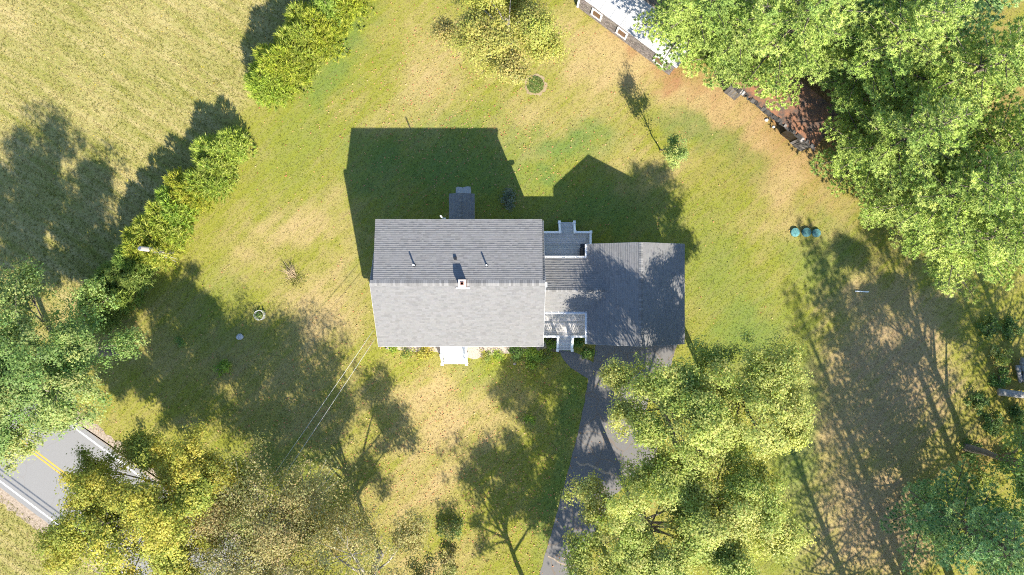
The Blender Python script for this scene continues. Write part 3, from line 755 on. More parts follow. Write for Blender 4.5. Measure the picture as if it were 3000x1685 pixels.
# wall shingle courses
mb = MB(); rr = random.Random(8)
for k in range(15):
    z0 = .05 + k*.14; a = A0 + .02
    while a < A1:
        wd = rr.uniform(.09,.24); g = rr.uniform(.55,1.3); b1 = min(a+wd, A1)
        q = [shed_pt(a,B0-.026,z0), shed_pt(b1-.006,B0-.026,z0), shed_pt(b1-.006,B0-.006,z0+.15), shed_pt(a,B0-.006,z0+.15), shed_pt(a,B0-.004,z0), shed_pt(b1-.006,B0-.004,z0)]
        mb.add(q, [(0,1,2,3),(4,5,1,0)], (g,g*rr.uniform(.94,1.02),g*rr.uniform(.88,1.02))); a += wd
tag(mb.build('wall_shingles', M['cedar_shingle'], shd), kind='stuff')
def corrugated(a0, a1, p_low, p_high, z_low, z_high, amp=.014, pitch=.08, tint=1.0):
    mb = MB(); n = int((a1-a0)/pitch*2)
    d = unit(SN*(p_high-p_low)+UP*(z_high-z_low)); nn = np.cross(SD, d); nn = nn if nn[2] > 0 else -nn
    V = []; F = []
    for i in range(n+1):
        a = a0 + (a1-a0)*i/n; o = amp if i%2 else -amp
        V += [shed_pt(a,p_low,z_low)+nn*o, shed_pt(a,p_high,z_high)+nn*o]
    for i in range(n): F.append((2*i, 2*i+2, 2*i+3, 2*i+1))
    return mb.add(V, F, (tint,tint*.995,tint*.985))
a = A0-.12; rr = random.Random(4); k = 0
while a < A1+.1:
    b = min(a+.92, A1+.12)
    corrugated(a, b+.03, B0-.09, B1, 2.2+(k%2)*.022, 3.22+(k%2)*.022, tint=rr.uniform(.86,1.08)).build('roof_sheet', M['metal_roof'], shd)
    corrugated(a, b+.03, B2+.1, B1+.01, 2.2+(k%2)*.006, 3.21+(k%2)*.006).build('roof_sheet', M['brown_roof'], shd)
    a = b; k += 1
MB().obox(shed_pt((A0+A1)/2,B1,3.235), SD, SN, UP, (A1-A0)/2+.1, .05, .012).build('ridge_strip', M['brown_roof'], shd)
mb = MB(); mb.obox(shed_pt(A0-.02,B0-.02,1.08), SD, SN, UP, .075, .03, 1.08); mb.obox(shed_pt(A0-.03,B0+.05,1.08), SD, SN, UP, .02, .08, 1.08); mb.build('corner_board', M['white'], shd)
def shed_a(px, py): 
    g = G(px, py, 1.0); return float(np.dot(g, SD))
for px, py in ((1750,42),(1823,97),(1929,183)):
    aa = shed_a(px, py); c = shed_pt(aa, B0-.028, 1.22)
    window(shd, c, -SN, .66, .95, M['rust_glass'], .13)
    
# old open-fronted shed with a rust-brown roof under the pines
osh0 = G(2121,270); osh1 = G(2346,443.5)
OD = unit(osh1-osh0); ON = np.array([-OD[1], OD[0], 0]); OL = float(np.linalg.norm(osh1-osh0))
def osp(a, b, z): return osh0 + OD*a + ON*b + UP*z
osh = thing('old_shed', osp(OL/2,2,0), 'old open fronted shed with rust brown roof and weathered boards under pines', 'shed')
OZ, OZB, OW = 2.45, 2.0, 3.0
rr = random.Random(9)
def board_wall(a0, n, wd, hgt, lean=0):
    for i in range(n):
        g = rr.uniform(.6,1.5); hh = hgt*rr.uniform(.96,1.03)
        MB().obox(osp(a0+(i+.5)*wd, rr.uniform(-.02,.02), hh/2), OD, ON, UP, wd/2-.012, .014, hh/2, (g,g*.98,g*.95)).build('board', M['old_wood'], osh)
board_wall(-.02, 4, .26, 2.4)
board_wall(OL-1.06, 4, .26, 2.35)
MB().obox(osp(OL-1.55,.10,1.1), unit(OD+UP*.05), ON, UP, .48, .02, 1.12).build('dark_interior_panel', M['dark_metal'], osh)  # added dark panel, its colour standing in for the shaded interior
for a in (0.03, OL*.32, OL*.62, OL-1.1, OL):
    MB().obox(osp(a,1.6,1.15), OD, ON, UP, .06, .06, 1.15).build('post', M['old_wood'], osh)
for i in range(16):
    g = rr.uniform(.6,1.2); y = OW*(i+.5)/16
    for a in (-.02, OL+.02): MB().obox(osp(a,y,1.05), ON, OD, UP, OW/32-.008, .014, 1.02-.25*y/OW, (g,g,g)).build('board', M['old_wood'], osh)
    MB().obox(osp(OL*(i+.5)/16, OW, .9), OD, ON, UP, OL/32-.008, .014, .9, (g,g,g)).build('board', M['old_wood'], osh)
mb = MB(); slab(mb, [osp(-.15,-.22,OZ+.12), osp(OL+.2,-.22,OZ+.12), osp(OL+.2,OW+.2,OZB+.1), osp(-.15,OW+.2,OZB+.1)], .06)
m, nd, lk = new_mat('needle_covered_roof')
out = N(nd,'ShaderNodeOutputMaterial'); p = N(nd,'ShaderNodeBsdfPrincipled'); tc = N(nd,'ShaderNodeTexCoord')
f = noise(nd, lk, tc.outputs['Object'], 1.3, 6, .7); f = math_node(nd, lk, 'MULTIPLY_ADD', f, 5.0, True); f.node.inputs[2].default_value = -2.0
f3 = noise(nd, lk, tc.outputs['Object'], 12, 4, .7)
c = mix_col(nd, lk, f, (.105,.075,.06), mix_col(nd, lk, f3, (.24,.105,.055), (.36,.17,.09)))
lk.new(c, p.inputs['Base Color']); p.inputs['Roughness'].default_value = .95
b = N(nd,'ShaderNodeBump'); b.inputs['Strength'].default_value = .8; b.inputs['Distance'].default_value = .03; lk.new(f3, b.inputs['Height']); lk.new(b.outputs[0], p.inputs['Normal'])
lk.new(p.outputs[0], out.inputs[0]); M['needle_roof'] = m
mb.build('roof', M['needle_roof'], osh)
# torn, curled edge of the roofing
mb = MB(); a = -.15
while a < OL+.2:
    wd = rr.uniform(.10,.3); g = rr.choice((.35,.5,.5,.7,2.2))
    mb.obox(osp(a+wd/2, -.24+rr.uniform(-.03,.05), OZ+.11+rr.uniform(-.05,.04)), OD, unit(ON+UP*rr.uniform(-.5,.5)), unit(UP+OD*rr.uniform(-.2,.2)), wd/2, .15, .05, (g,g,g)); a += wd
tag(mb.build('torn_roof_edge', M['old_wood'], osh), kind='stuff')
for k in range(7):
    MB().obox(osp(.3+k*.85+rr.uniform(-.1,.1), OW/2, (OZ+OZB)/2+.0), OD, unit(ON*(OW)+UP*(OZB-OZ)), UP, .03, OW/2, .04, (.7,.7,.7)).build('rafter', M['old_wood'], osh)

# ------------------------------------------------------------------ foliage builders
def rot_frames(n, rng):
    """for normals n (N,3): two tangents turned by a random angle"""
    a = np.where(np.abs(n[:,2:3]) < .9, np.array([[0,0,1.0]]), np.array([[1.0,0,0]]))
    x = np.cross(a, n); x /= np.linalg.norm(x, axis=1, keepdims=True) + 1e-9
    y = np.cross(n, x); t = rng.random(len(n))*2*pi
    c, s = np.cos(t)[:,None], np.sin(t)[:,None]
    return x*c + y*s, -x*s + y*c
def leaf_mesh(name, C, Nn, size, tint, mat, parent, rng, asp=.75):
    """one folded-diamond leaf per centre"""
    n = len(C); x, y = rot_frames(Nn, rng); s = size[:,None]
    V = np.empty((n,3,3))
    V[:,0] = C - x*s*.55; V[:,1] = C + x*s*.35 + y*s*asp*.6; V[:,2] = C + x*s*.35 - y*s*asp*.6
    return np_mesh(name, V.reshape(-1,3), np.arange(3*n).reshape(n,3), mat, parent, tint)
def blades(C, D, L, W, rng, face=None):
    """thin triangles from C along D, their flat side turned to face"""
    n = len(C); r = rng.normal(size=(n,3)) if face is None else face + rng.normal(0,.35,(n,3)); s = np.cross(D, r); s /= np.linalg.norm(s,axis=1,keepdims=True)+1e-9
    V = np.empty((n,3,3)); w = (W*.5)[:,None]
    V[:,0] = C - s*w; V[:,1] = C + s*w; V[:,2] = C + D*L[:,None]
    return V
def pick(pal, rng, n):
    pal = np.array(pal, float); w = rng.random((n,len(pal)))**6; w /= w.sum(1,keepdims=True)
    return w @ pal
def norm(a): return a/(np.linalg.norm(a,axis=1,keepdims=True)+1e-9)

YG = [(.34,.40,.08),(.50,.51,.14),(.22,.30,.06),(.58,.54,.18),(.40,.43,.09)]
GREEN = [(.16,.27,.07),(.25,.36,.09),(.12,.21,.055),(.42,.43,.14)]
GOLD = [(.54,.46,.07),(.40,.40,.07),(.20,.27,.05),(.60,.49,.08),(.28,.33,.06)]
OLIVE = [(.33,.32,.11),(.42,.37,.15),(.25,.28,.08),(.46,.34,.15)]
AUTUMN = [(.50,.46,.10),(.52,.46,.16),(.27,.31,.06),(.42,.30,.12),(.38,.40,.08),(.44,.44,.08)]

def deciduous(name, label, base_px, h, R, seed, pal, nlimb=10, ncl=34, nleaf=75, leaf=.20, crown0=.30, group=None, cat='tree', lean=(0,0), bark='bark',
              clr=(.43,.25), tr=None, fill=1.0, zscale=1.0):
    """trunk with forks and limbs; leaf clumps gathered around each limb's end"""
    rng = np.random.default_rng(seed); b = G(*base_px)
    root = thing(name, b, label, cat, group)
    tr = tr or max(.05, h*.016)
    zc = h*(crown0+1)/2*1.0; Rz = h*(1-crown0)/2*.95*zscale
    ctr = b + np.array([lean[0], lean[1], zc])
    mb = MB(); fork = h*crown0*rng.uniform(.75,.95)
    top = b + np.array([lean[0]*.8, lean[1]*.8, h*.78])
    fk = b + np.array([lean[0]*.25+rng.uniform(-.15,.15), lean[1]*.25+rng.uniform(-.15,.15), fork])
    mid = (fk+top)/2 + rng.normal(0,.12,3)
    mb.tube([b-UP*.15, b+UP*.25, fk, mid, top], [tr*1.5, tr*1.1, tr*.85, tr*.5, tr*.12], 8)
    mb.build('trunk', M[bark], root, True)
    C = []; base_c = []; dn = []
    lm = MB()
    for i in range(nlimb):
        ph = i*2.39996 + rng.uniform(-.35,.35); cz = -.35 + 1.3*((i+.5)/nlimb)
        cz = min(.97, cz + rng.uniform(-.12,.12)); sr = math.sqrt(max(0.05,1-cz*cz))
        d = np.array([cos(ph)*sr*R, sin(ph)*sr*R, cz*Rz]) * rng.uniform(.42,1.04)
        end = ctr + d
        t0 = np.clip((cz+.6)/1.7, 0, .85)*rng.uniform(.6,.9); st = fk*(1-t0) + top*t0
        m1 = st*.55 + end*.45 + np.array([0,0,R*.06]) + rng.normal(0,.15,3)
        r0 = tr*(.55-.3*t0)
        lm.tube([st, m1, end], [r0, r0*.55, r0*.12], 6)
        rb = R*rng.uniform(.20,.40)
        n = int(ncl*rng.uniform(.8,1.2))
        q = norm(rng.normal(size=(n,3))); q[:,2] = np.abs(q[:,2])*.9 - .25*rng.random(n)
        rad = rb*(rng.random(n)**.45)
        cc = end + q*rad[:,None]*np.array([1,1,.8])
        for c in cc[::3]:
            e1 = m1*.5+end*.5; lm.tube([e1, (e1+c)/2+rng.normal(0,.06,3), c], [r0*.28, r0*.17, .010], 4, cap=False)
        C.append(cc); base_c.append(np.repeat(pick(pal, rng, 1), n, 0)*rng.uniform(.85,1.12)); dn.append(np.full(n, rng.choice((.25,.55,.9,1.1,1.35))))
    if fill > 0:                                  # loose clumps through the inside of the crown
        n = int(nlimb*ncl*.22*fill); q = norm(rng.normal(size=(n,3)))*(rng.random((n,1))**.4)*.92
        C.append(ctr + q*np.array([R,R,Rz])); base_c.append(pick(pal, rng, n)); dn.append(rng.uniform(.3,.9,n))
    lm.build('limbs', M[bark], root, True)
    C = np.concatenate(C); bc = np.concatenate(base_c); dn = np.concatenate(dn)
    k = (C[:,2] > b[2]+h*crown0*.6); C, bc, dn = C[k], bc[k], dn[k]
    bc = (bc*.5 + pick(pal, rng, len(C))*.5)*rng.uniform(.8,1.15,(len(C),1))
    nl = np.maximum(10, rng.poisson(nleaf*1.9*dn))
    idx = np.repeat(np.arange(len(C)), nl); n = len(idx)
    off = rng.normal(size=(n,3))*np.array([clr[0],clr[0],clr[1]])*.62
    P = C[idx] + off
    out = norm(P - ctr)
    nr = norm(np.array([[0,0,.55]]) + out*.35 + norm(off)*.55 + rng.normal(0,.33,(n,3)))
    sz = leaf*.80*rng.uniform(.6,1.3,n)
    tint = bc[idx]*rng.uniform(.82,1.20,(n,1))*(1+rng.normal(0,.05,(n,3)))
    leaf_mesh('crown', P, nr, sz, np.clip(tint,.01,.7), M['leaf'], root, rng)
    return root

PINE = [(.34,.44,.10),(.44,.53,.13),(.25,.35,.09),(.51,.58,.17)]
PINEBLUE = [(.27,.42,.18),(.33,.48,.20),(.20,.34,.15),(.44,.56,.22)]
def pine(name, label, base_px, h, R, seed, pal=PINE, z0=.16, group='white pines', dens=1.0, power=.75, needle=.20):
    """white pine: whorls of plume-like boughs, needles in tufts"""
    rng = np.random.default_rng(seed); b = G(*base_px)
    root = thing(name, b, label, 'pine tree', group)
    mb = MB(); tr = h*.014
    mb.tube([b-UP*.15, b+UP*h*.3, b+UP*h*.65, b+UP*h*.99], [tr*1.3, tr, tr*.6, .02], 8); mb.build('trunk', M['bark'], root, True)
    lm = MB(); C = []; D = []; T = []
    z = h*z0; w = 0
    while z < h*.985:
        fr = (z/h - z0)/(1-z0)
        nb = rng.integers(4,7) if fr < .85 else 4
        for k in range(nb):
            ph = w*1.1 + 2*pi*k/nb + rng.uniform(-.3,.3)
            L = max(.45, R*((1-fr)**power)*rng.uniform(.62,1.12))
            if fr < .12: L *= rng.uniform(.5,1)
            hd = np.array([cos(ph), sin(ph), 0]); sd = np.array([-sin(ph), cos(ph), 0])
            rise = rng.uniform(.02,.22) + fr*.45
            st = b + UP*z
            def at(t): return st + hd*L*t + UP*(L*(rise*t + .16*t*t - .05))
            lm.tube([at(0), at(.5), at(1)], [.016*L+.012, .010*L+.008, .006], 5, cap=False)
            bt = pick(pal, rng, 1)[0]*rng.uniform(.82,1.15)
            ts = np.arange(.22, 1.0, .34/L*1.25) if L > .6 else np.array([.5,.8])
            for t in ts:
                for s in (-1,1):
                    tl = L*.40*(1-t)**.6*rng.uniform(.7,1.15) + .22
                    td = norm((hd*.75 + sd*s*.75 + UP*rng.uniform(.05,.4))[None])[0]
                    m_ = max(1, int(round(tl/.30*dens)))
                    for q in range(m_):
                        u = (q+.6)/m_
                        C.append(at(t) + td*tl*u + rng.normal(0,.05,3)); D.append(td + UP*.5); T.append(bt)
            C.append(at(1.0)); D.append(hd + UP*.5); T.append(bt)
        z += max(.35, h*.036)*rng.uniform(.8,1.15); w += 1
    lm.build('boughs', M['bark'], root, True)
    C = np.array(C); D = norm(np.array(D)); T = np.array(T)
    nn = 23 if dens > .5 else 11; idx = np.repeat(np.arange(len(C)), nn); n = len(idx)
    dirs = norm(D[idx]*.62 + rng.normal(0,.66,(n,3)))
    Ls = needle*rng.uniform(.75,1.2,n); Ws = rng.uniform(.042,.07,n)
    V = blades(C[idx] + dirs*.015, dirs, Ls, Ws, rng, D[idx] + np.array([[0,0,.8]]))
    cl = T*rng.uniform(.8,1.2,(len(T),1)); tint = cl[idx]*rng.uniform(.85,1.18,(n,1))
    np_mesh('crown', V.reshape(-1,3), np.arange(3*n).reshape(n,3), M['needle'], root, np.clip(tint,.01,.7))
    return root

CEDAR = [(.30,.38,.05),(.40,.46,.06),(.22,.31,.05),(.46,.48,.11)]
def cedar(name, label, base, h, R, seed, pal=CEDAR, group=None, nspray=1650):
    rng = np.random.default_rng(seed); b = np.array(base, float)
    root = thing(name, b, label, 'cedar shrub', group)
    MB().tube([b-UP*.1, b+UP*h*.4, b+UP*h*.92], [.07,.05,.01], 6).build('trunk', M['bark'], root, True)
    # several pointed leaders make the lumpy top
    nl = 7; lead = rng.normal(0,.46,(nl,2))*R; lead[0] = 0; lh = h*rng.uniform(.6,.98,nl); lh[0] = h
    k = rng.integers(0,nl,nspray); t = rng.random(nspray)**.8
    z = .08 + t*(lh[k]-.08); rad = R*.62*(1-(z/lh[k])**1.6)**.6*rng.uniform(.5,1.2,nspray) + .04
    ph = rng.random(nspray)*2*pi
    C = b + np.stack([lead[k,0]*.9+rad*np.cos(ph), lead[k,1]*.9+rad*np.sin(ph), z],1)
    D = norm(np.stack([np.cos(ph)*.9, np.sin(ph)*.9, .55+t*1.1],1) + rng.normal(0,.25,(nspray,3)))
    nn = 9; idx = np.repeat(np.arange(nspray),nn); n = len(idx)
    dirs = norm(D[idx] + rng.normal(0,.42,(n,3)))
    st = C[idx] + D[idx]*(rng.random((n,1))*.18)
    V = blades(st, dirs, rng.uniform(.16,.42,n), rng.uniform(.035,.075,n), rng, D[idx] + np.array([[0,0,.5]]))
    bt = pick(pal, rng, nspray)*rng.uniform(.75,1.2,(nspray,1)); tint = bt[idx]*rng.uniform(.8,1.2,(n,1))
    np_mesh('crown', V.reshape(-1,3), np.arange(3*n).reshape(n,3), M['needle'], root, np.clip(tint,.01,.7))
    return root

def shrub(name, label, base_px, h, R, seed, pal, n=900, leaf=.13, cat='shrub', group=None, asp=.7):
    rng = np.random.default_rng(seed); b = G(*base_px); root = thing(name, b, label, cat, group)
    mb = MB()
    for k in range(7):
        ph = rng.random()*2*pi; e = b + np.array([cos(ph)*R*.6, sin(ph)*R*.6, h*.75]); mb.tube([b-UP*.05, (b+e)/2+UP*.08, e], [.018,.012,.004], 5)
    mb.build('stems', M['bark'], root)
    nc = max(6, n//45); q = norm(rng.normal(size=(nc,3))); q[:,2] = np.abs(q[:,2]); cc = b + q*np.array([R,R,h*.9])*(rng.random((nc,1))**.45)
    cc[:,2] = np.maximum(cc[:,2], b[2]+.06)
    bt = pick(pal, rng, nc); idx = rng.integers(0,nc,n)
    P = cc[idx] + rng.normal(0,.11,(n,3))*np.array([1.2,1.2,.8]); P[:,2] = np.maximum(P[:,2], .03)
    nr = norm(np.array([[0,0,.8]]) + rng.normal(0,.55,(n,3)))
    leaf_mesh('foliage', P, nr, leaf*rng.uniform(.6,1.3,n), np.clip(bt[idx]*rng.uniform(.75,1.25,(n,1)),.01,.7), M['leaf'], root, rng, asp)
    return root

# ------------------------------------------------------------------ trees
deciduous('maple_tree', 'large green maple at the left edge overhanging the road', (345,1030), 14.5, 5.2, 101, GREEN, 18, 28, 96, .16, fill=.5)
deciduous('maple_tree', 'green maple cut by the left edge beside the larger green maple', (200,1075), 15, 4.6, 123, GREEN, 17, 26, 90, .16, fill=.5)
deciduous('maple_tree', 'yellow green maple whose crown covers the road', (606,1400), 13, 5.3, 102, GOLD, 22, 33, 96, .165, fill=.4)
deciduous('thin_tree', 'sparse olive tree with bare pale branches beside the road bend', (862,1530), 12, 6.0, 103, OLIVE, 24, 32, 58, .145, fill=.7, bark='pale_bark', clr=(.6,.4), lean=(.3,2.2))
deciduous('maple_tree', 'olive leaved tree at the bottom edge left of the driveway lawn', (1112,1622), 14, 5.6, 104, OLIVE, 20, 30, 62, .15, bark='pale_bark', fill=.4, crown0=.22)
deciduous('maple_tree', 'bright yellow green maple nearest the garage, right of the driveway', (1892,1152), 13.0, 4.2, 105, YG, 17, 18, 112, .16, fill=.3, crown0=.45)
deciduous('maple_tree', 'rounded green maple to the right of the maple nearest the garage', (2068,1114), 14, 4.2, 106, YG, 17, 18, 112, .16, fill=.3, crown0=.45)
deciduous('maple_tree', 'pale yellow green maple arching over the lower driveway', (1842,1448), 13, 4.6, 107, YG, 19, 18, 110, .16, fill=.3, crown0=.45)
deciduous('maple_tree', 'wide maple at the bottom right of the driveway maples', (2010,1375), 13.5, 4.2, 108, YG, 19, 18, 110, .16, fill=.3, crown0=.45)
deciduous('maple_tree', 'maple crown cut by the bottom edge right of the driveway', (1805,1700), 13, 4.4, 109, YG, 16, 18, 100, .16, fill=.3, crown0=.42)
deciduous('autumn_maple', 'orange and yellow autumn maple with bare twigs at the top edge', (1506,182), 11, 3.9, 110, AUTUMN, 16, 30, 64, .15, bark='pale_bark', fill=.4, lean=(-.6,.2))
deciduous('sapling', 'slender young tree alone on the lawn, with a long thin shadow', (1934,440), 7.0, .85, 111, GREEN+YG, 13, 7, 24, .13, crown0=.2, clr=(.28,.3), tr=.05, fill=.5, lean=(.1,-.9))
for k, (px, py, h, R, lab) in enumerate((
        (1988,112,15,4.7,'white pine overhanging the white roofed shed'),
        (2215,178,16,5.3,'white pine spreading over the left end of the old brown roofed shed'),
        (2400,50,17,5.0,'pine at the top edge, right of the pine over the old shed'),
        (2480,470,15,4.7,'low boughed pine nearest the old shed right corner'),
        (2430,250,17,4.6,'pine standing directly behind the old brown roofed shed'),
        (2605,610,16,4.9,'pine with the boughs nearest the three teal lids'),
        (2600,330,18,5.0,'tall pine in the middle of the pine stand'),
        (2570,120,18,5.0,'pine at the top right corner of the picture'),
        (2700,715,15,4.6,'lowest pine of the stand, above the white pipe on the grass'),
        (2090,195,12,3.4,'smaller pine between the white roofed shed and the old shed'),
        (2740,500,17,5.0,'pine cut by the right edge in the middle of the stand'))):
    pine('white_pine', lab, (px,py), h, R, 201+k, PINEBLUE if k in (2,7) else PINE)
pine('blue_pine', 'blue green pine at the bottom right corner', (2690,1470), 19, 4.4, 209, PINEBLUE, z0=.08)
deciduous('broadleaf_tree', 'mid green broadleaf tree at the right edge above the blue green pine', (2830,1310), 17, 4.2, 112, GREEN, 15, 28, 60, .18, crown0=.16)
# tall trees just outside the frame: their shade lies across the lawns
for k, (px, py, h, lab) in enumerate(((2680,1740,21,'tall pine below the blue green pine, past the bottom edge'),(2830,1800,22,'tall pine past the bottom right corner of the picture'),
        (2905,1610,20,'tall pine past the right edge beside the blue green pine'),(2760,2010,22,'far pine well past the bottom right corner'),(2570,1930,19,'pine past the bottom edge left of the blue green pine'),
        (3080,1500,19,'pine past the right edge behind the mid green broadleaf tree'),(3060,1270,17,'pine past the right edge behind the grey fallen trunk'))):
    pine('shade_pine', lab, (px,py), h, 4.6, 230+k, PINE, z0=.2, group='pines beyond the lower right corner', dens=.36)
deciduous('maple_tree', 'maple past the bottom edge whose shade falls on the lower driveway', (1800,1900), 14, 4.6, 121, YG, 14, 14, 44, .2, fill=.2, crown0=.45)
deciduous('maple_tree', 'maple past the bottom edge whose shade falls left of the driveway', (1600,1850), 13, 4.2, 122, YG, 14, 16, 44, .2, fill=.2, crown0=.4)

# hedge of cedars in two runs
def hedge(pts, n, seed, where, hs, R, pal):
    P = [np.array(p, float) for p in pts]; seg = [np.linalg.norm(P[i+1]-P[i]) for i in range(len(P)-1)]; L = sum(seg)
    rg = np.random.default_rng(seed)
    words = ['first','second','third','fourth','fifth','sixth','seventh','eighth','ninth','tenth','eleventh','twelfth','thirteenth']
    for k in range(n):
        d = L*(k+.5)/n; i = 0
        while i < len(seg)-1 and d > seg[i]: d -= seg[i]; i += 1
        p = P[i] + (P[i+1]-P[i])*d/seg[i] + rg.uniform(-6,6,2)
        q = G(p[0], p[1], 1.6); q[2] = 0
        cedar('cedar_shrub', words[k]+' cedar '+where, q, hs*rg.uniform(.82,1.15), R*rg.uniform(.88,1.15), seed*100+k, (np.array(pal[k] if isinstance(pal[0], list) else pal)*np.array([rg.uniform(.92,1.12), rg.uniform(.95,1.08), rg.uniform(.8,1.3)])).tolist(), 'cedars of the '+where.split(' of the ')[-1])
DK = [(.20,.28,.06),(.27,.35,.08),(.15,.23,.055),(.34,.40,.10)]  # darker greens that paint tree shade into the last lower-hedge cedars
hedge([(1055,-75),(985,10),(905,115),(830,205),(772,268)], 8, 31, 'from the top of the upper hedge', 3.9, 1.75, CEDAR)
hedge([(668,425),(620,500),(545,580),(480,655),(400,755),(330,840),(270,905)], 12, 32, 'from the top of the lower hedge', 3.5, 1.45, [CEDAR]*8+[DK]*4)

# ------------------------------------------------------------------ small things
pb = G(505,738)
up_ = thing('wooden_pole', pb, 'short weathered wooden pole standing in the lower hedge', 'pole')
MB().tube([pb-UP*.2, pb+UP*4.8], [.19,.155], 12).build('shaft', M['pole_wood'], up_, True)
MB().disc(pb[:2], .10, 4.8, 4.83, 12).build('top_cap', M['steel'], up_)
for dx, dy in ((.55,-.75),(.75,-.6)):
    MB().tube([pb+UP*4.1, pb+np.array([dx,dy,.6])], [.012,.012], 5).build('guy_wire', M['cable'], up_)
# service wires
for nm, a, b, lab in (('overhead_wire', (1094,968,4.3), (585,1700,7.5), 'upper of two thin overhead wires running from the house to the trees'),
                      ('overhead_wire', (1099,992,4.2), (612,1720,7.3), 'lower of two thin overhead wires running from the house to the trees')):
    A = G(*a); B = G(*b); path = []
    for t in np.linspace(0,1,14): path.append(A+(B-A)*t - UP*(.35*4*t*(1-t)))
    tag(MB().tube(path, [.011]*14, 5).build(nm, M['cable'], None, True), lab, 'wire')
for o_, lab in ((-280,'upper of two roadside lines past the lower left corner, shadow on the road'),(-294,'lower of two roadside lines past the lower left corner, shadow on the road')):
    A = G(*road_pt(-900,o_)); B = G(*road_pt(1500,o_)); A[2] = B[2] = 8.0
    tag(MB().tube([A+(B-A)*t-UP*(.5*4*t*(1-t)) for t in np.linspace(0,1,12)], [.035]*12, 6).build('roadside_line', M['cable'], None, True), lab, 'wire')
# three septic lids
for k, (px, py, r, tn) in enumerate(((2328,681,12.6,1.5),(2361,681,13.2,1.0),(2390,683,12.2,1.05))):
    c = G(px,py); r *= SC0
    t = thing('tank_lid', c, ('leftmost','middle','rightmost')[k]+' of three round teal lids in a row on the lawn', 'lid', 'round teal lids')
    MB().disc(c[:2], r, 0, .14, 28, tint=(tn*.9,)*3).build('riser', M['teal'], t)
    mb = MB(); P = [(c[0]+r*1.03*cos(a), c[1]+r*1.03*sin(a), .141) for a in np.linspace(0,2*pi,28,endpoint=False)]
    Q = [(c[0]+r*1.0*cos(a), c[1]+r*1.0*sin(a), .175) for a in np.linspace(0,2*pi,28,endpoint=False)]
    T = [(c[0]+r*.55*cos(a), c[1]+r*.55*sin(a), .20) for a in np.linspace(0,2*pi,28,endpoint=False)]
    mb.add(P+Q+T, [(i,(i+1)%28,28+(i+1)%28,28+i) for i in range(28)]+[(28+i,28+(i+1)%28,56+(i+1)%28,56+i) for i in range(28)]+[tuple(range(56,84))], (tn,)*3); cv = mb.build('cover', M['teal'], t)
    for q in range(8):
        a_ = 2*pi*q/8; d_ = np.array([cos(a_), sin(a_), 0]); MB().obox(c+d_*r*.42+UP*.205, d_, np.cross(UP,d_), UP, r*.2, .012, .008, (tn*.75,)*3).build('rib', M['teal'], cv)
        MB().disc((c+d_*r*.88)[:2], .022, .17, .20, 8).build('bolt', M['steel'], cv)
a, b = G(2504,853), G(2544,855)
tag(MB().tube([a+UP*.06, b+UP*.06], [.05,.05], 10).build('white_pipe', M['pvc']), 'thin white pipe lying on the shaded grass right of the garage', 'pipe')

def rock(name, label, px, py, r, h, seed, mat):
    rg = np.random.default_rng(seed); c = G(px,py); mb = MB(); V = []; F = []; ns, nr_ = 10, 5
    for j in range(nr_):
        ph = (pi/2)*j/(nr_-1)
        for i in range(ns):
            a = 2*pi*i/ns; k = rg.uniform(.82,1.15)
            V.append((c[0]+r*k*cos(ph)*cos(a), c[1]+r*k*cos(ph)*sin(a)*.85, -.03+h*sin(ph)*rg.uniform(.9,1.1)))
    for j in range(nr_-1):
        for i in range(ns): F.append((j*ns+i, j*ns+(i+1)%ns, (j+1)*ns+(i+1)%ns, (j+1)*ns+i))
    mb.add(V, F); return tag(mb.build(name, mat), label, 'stone')
rock('stone', 'pale blue grey boulder among the shadows on the front left lawn', 703,987, .30,.32, 1, M['stone'])
rock('stone', 'larger white stone in the grass before the old shed', 2245,351, .16,.16, 2, M['white_stone'])
rock('stone', 'smaller white stone in the grass before the old shed', 2266,372, .13,.12, 3, M['white_stone'])
rock('stone', 'small tan stone at the edge of the front lawn shrubs', 1508,1066, .13,.16, 4, M['gravel'])

# wire ring with a plant in it
c = G(765,923)
rg_ = thing('wire_ring', c, 'round wire plant guard on the left lawn', 'plant guard')
mb = MB()
for z in (.05,.3,.55): mb.tube([(c[0]+.36*cos(a), c[1]+.36*sin(a), z) for a in np.linspace(0,2*pi,25)], [.014]*25, 5, cap=False)
for a in np.linspace(0,2*pi,12,endpoint=False): mb.tube([(c[0]+.36*cos(a), c[1]+.36*sin(a), 0),(c[0]+.36*cos(a), c[1]+.36*sin(a), .57)], [.01,.01], 4)
mb.build('mesh', M['cable'], rg_)
shrub('guarded_plant', 'small green plant growing inside the wire ring', (763,921), .5, .26, 51, GREEN, 260, .13, 'plant')

# dry ornamental grass clump
c = G(862,808); rg2 = np.random.default_rng(77)
dg = thing('dry_grass_clump', c, 'clump of straw coloured dry stalks leaning on the left lawn', 'plant')
mb = MB()
for k in range(46):
    ph = rg2.normal(2.45,.75); L = rg2.uniform(.5,1.35); e = c + np.array([cos(ph)*L, sin(ph)*L, rg2.uniform(.15,.75)]); g = rg2.uniform(.6,1.3)
    st = c + np.array([rg2.normal(0,.18), rg2.normal(0,.15), 0]); mb.tube([st, (st+e)/2+UP*.2, e], [.014,.011,.004], 4, tint=(g,g*.97,g*.9))
mb.build('stalks', M['straw'], dg)
n = 420; C = c + np.stack([rg2.normal(.15,.34,n), rg2.normal(-.28,.26,n), np.zeros(n)],1); D = norm(np.stack([rg2.normal(0,.5,n), rg2.normal(-.2,.5,n), np.abs(rg2.normal(.6,.3,n))],1))
V = blades(C, D, rg2.uniform(.15,.4,n), rg2.uniform(.03,.05,n), rg2)
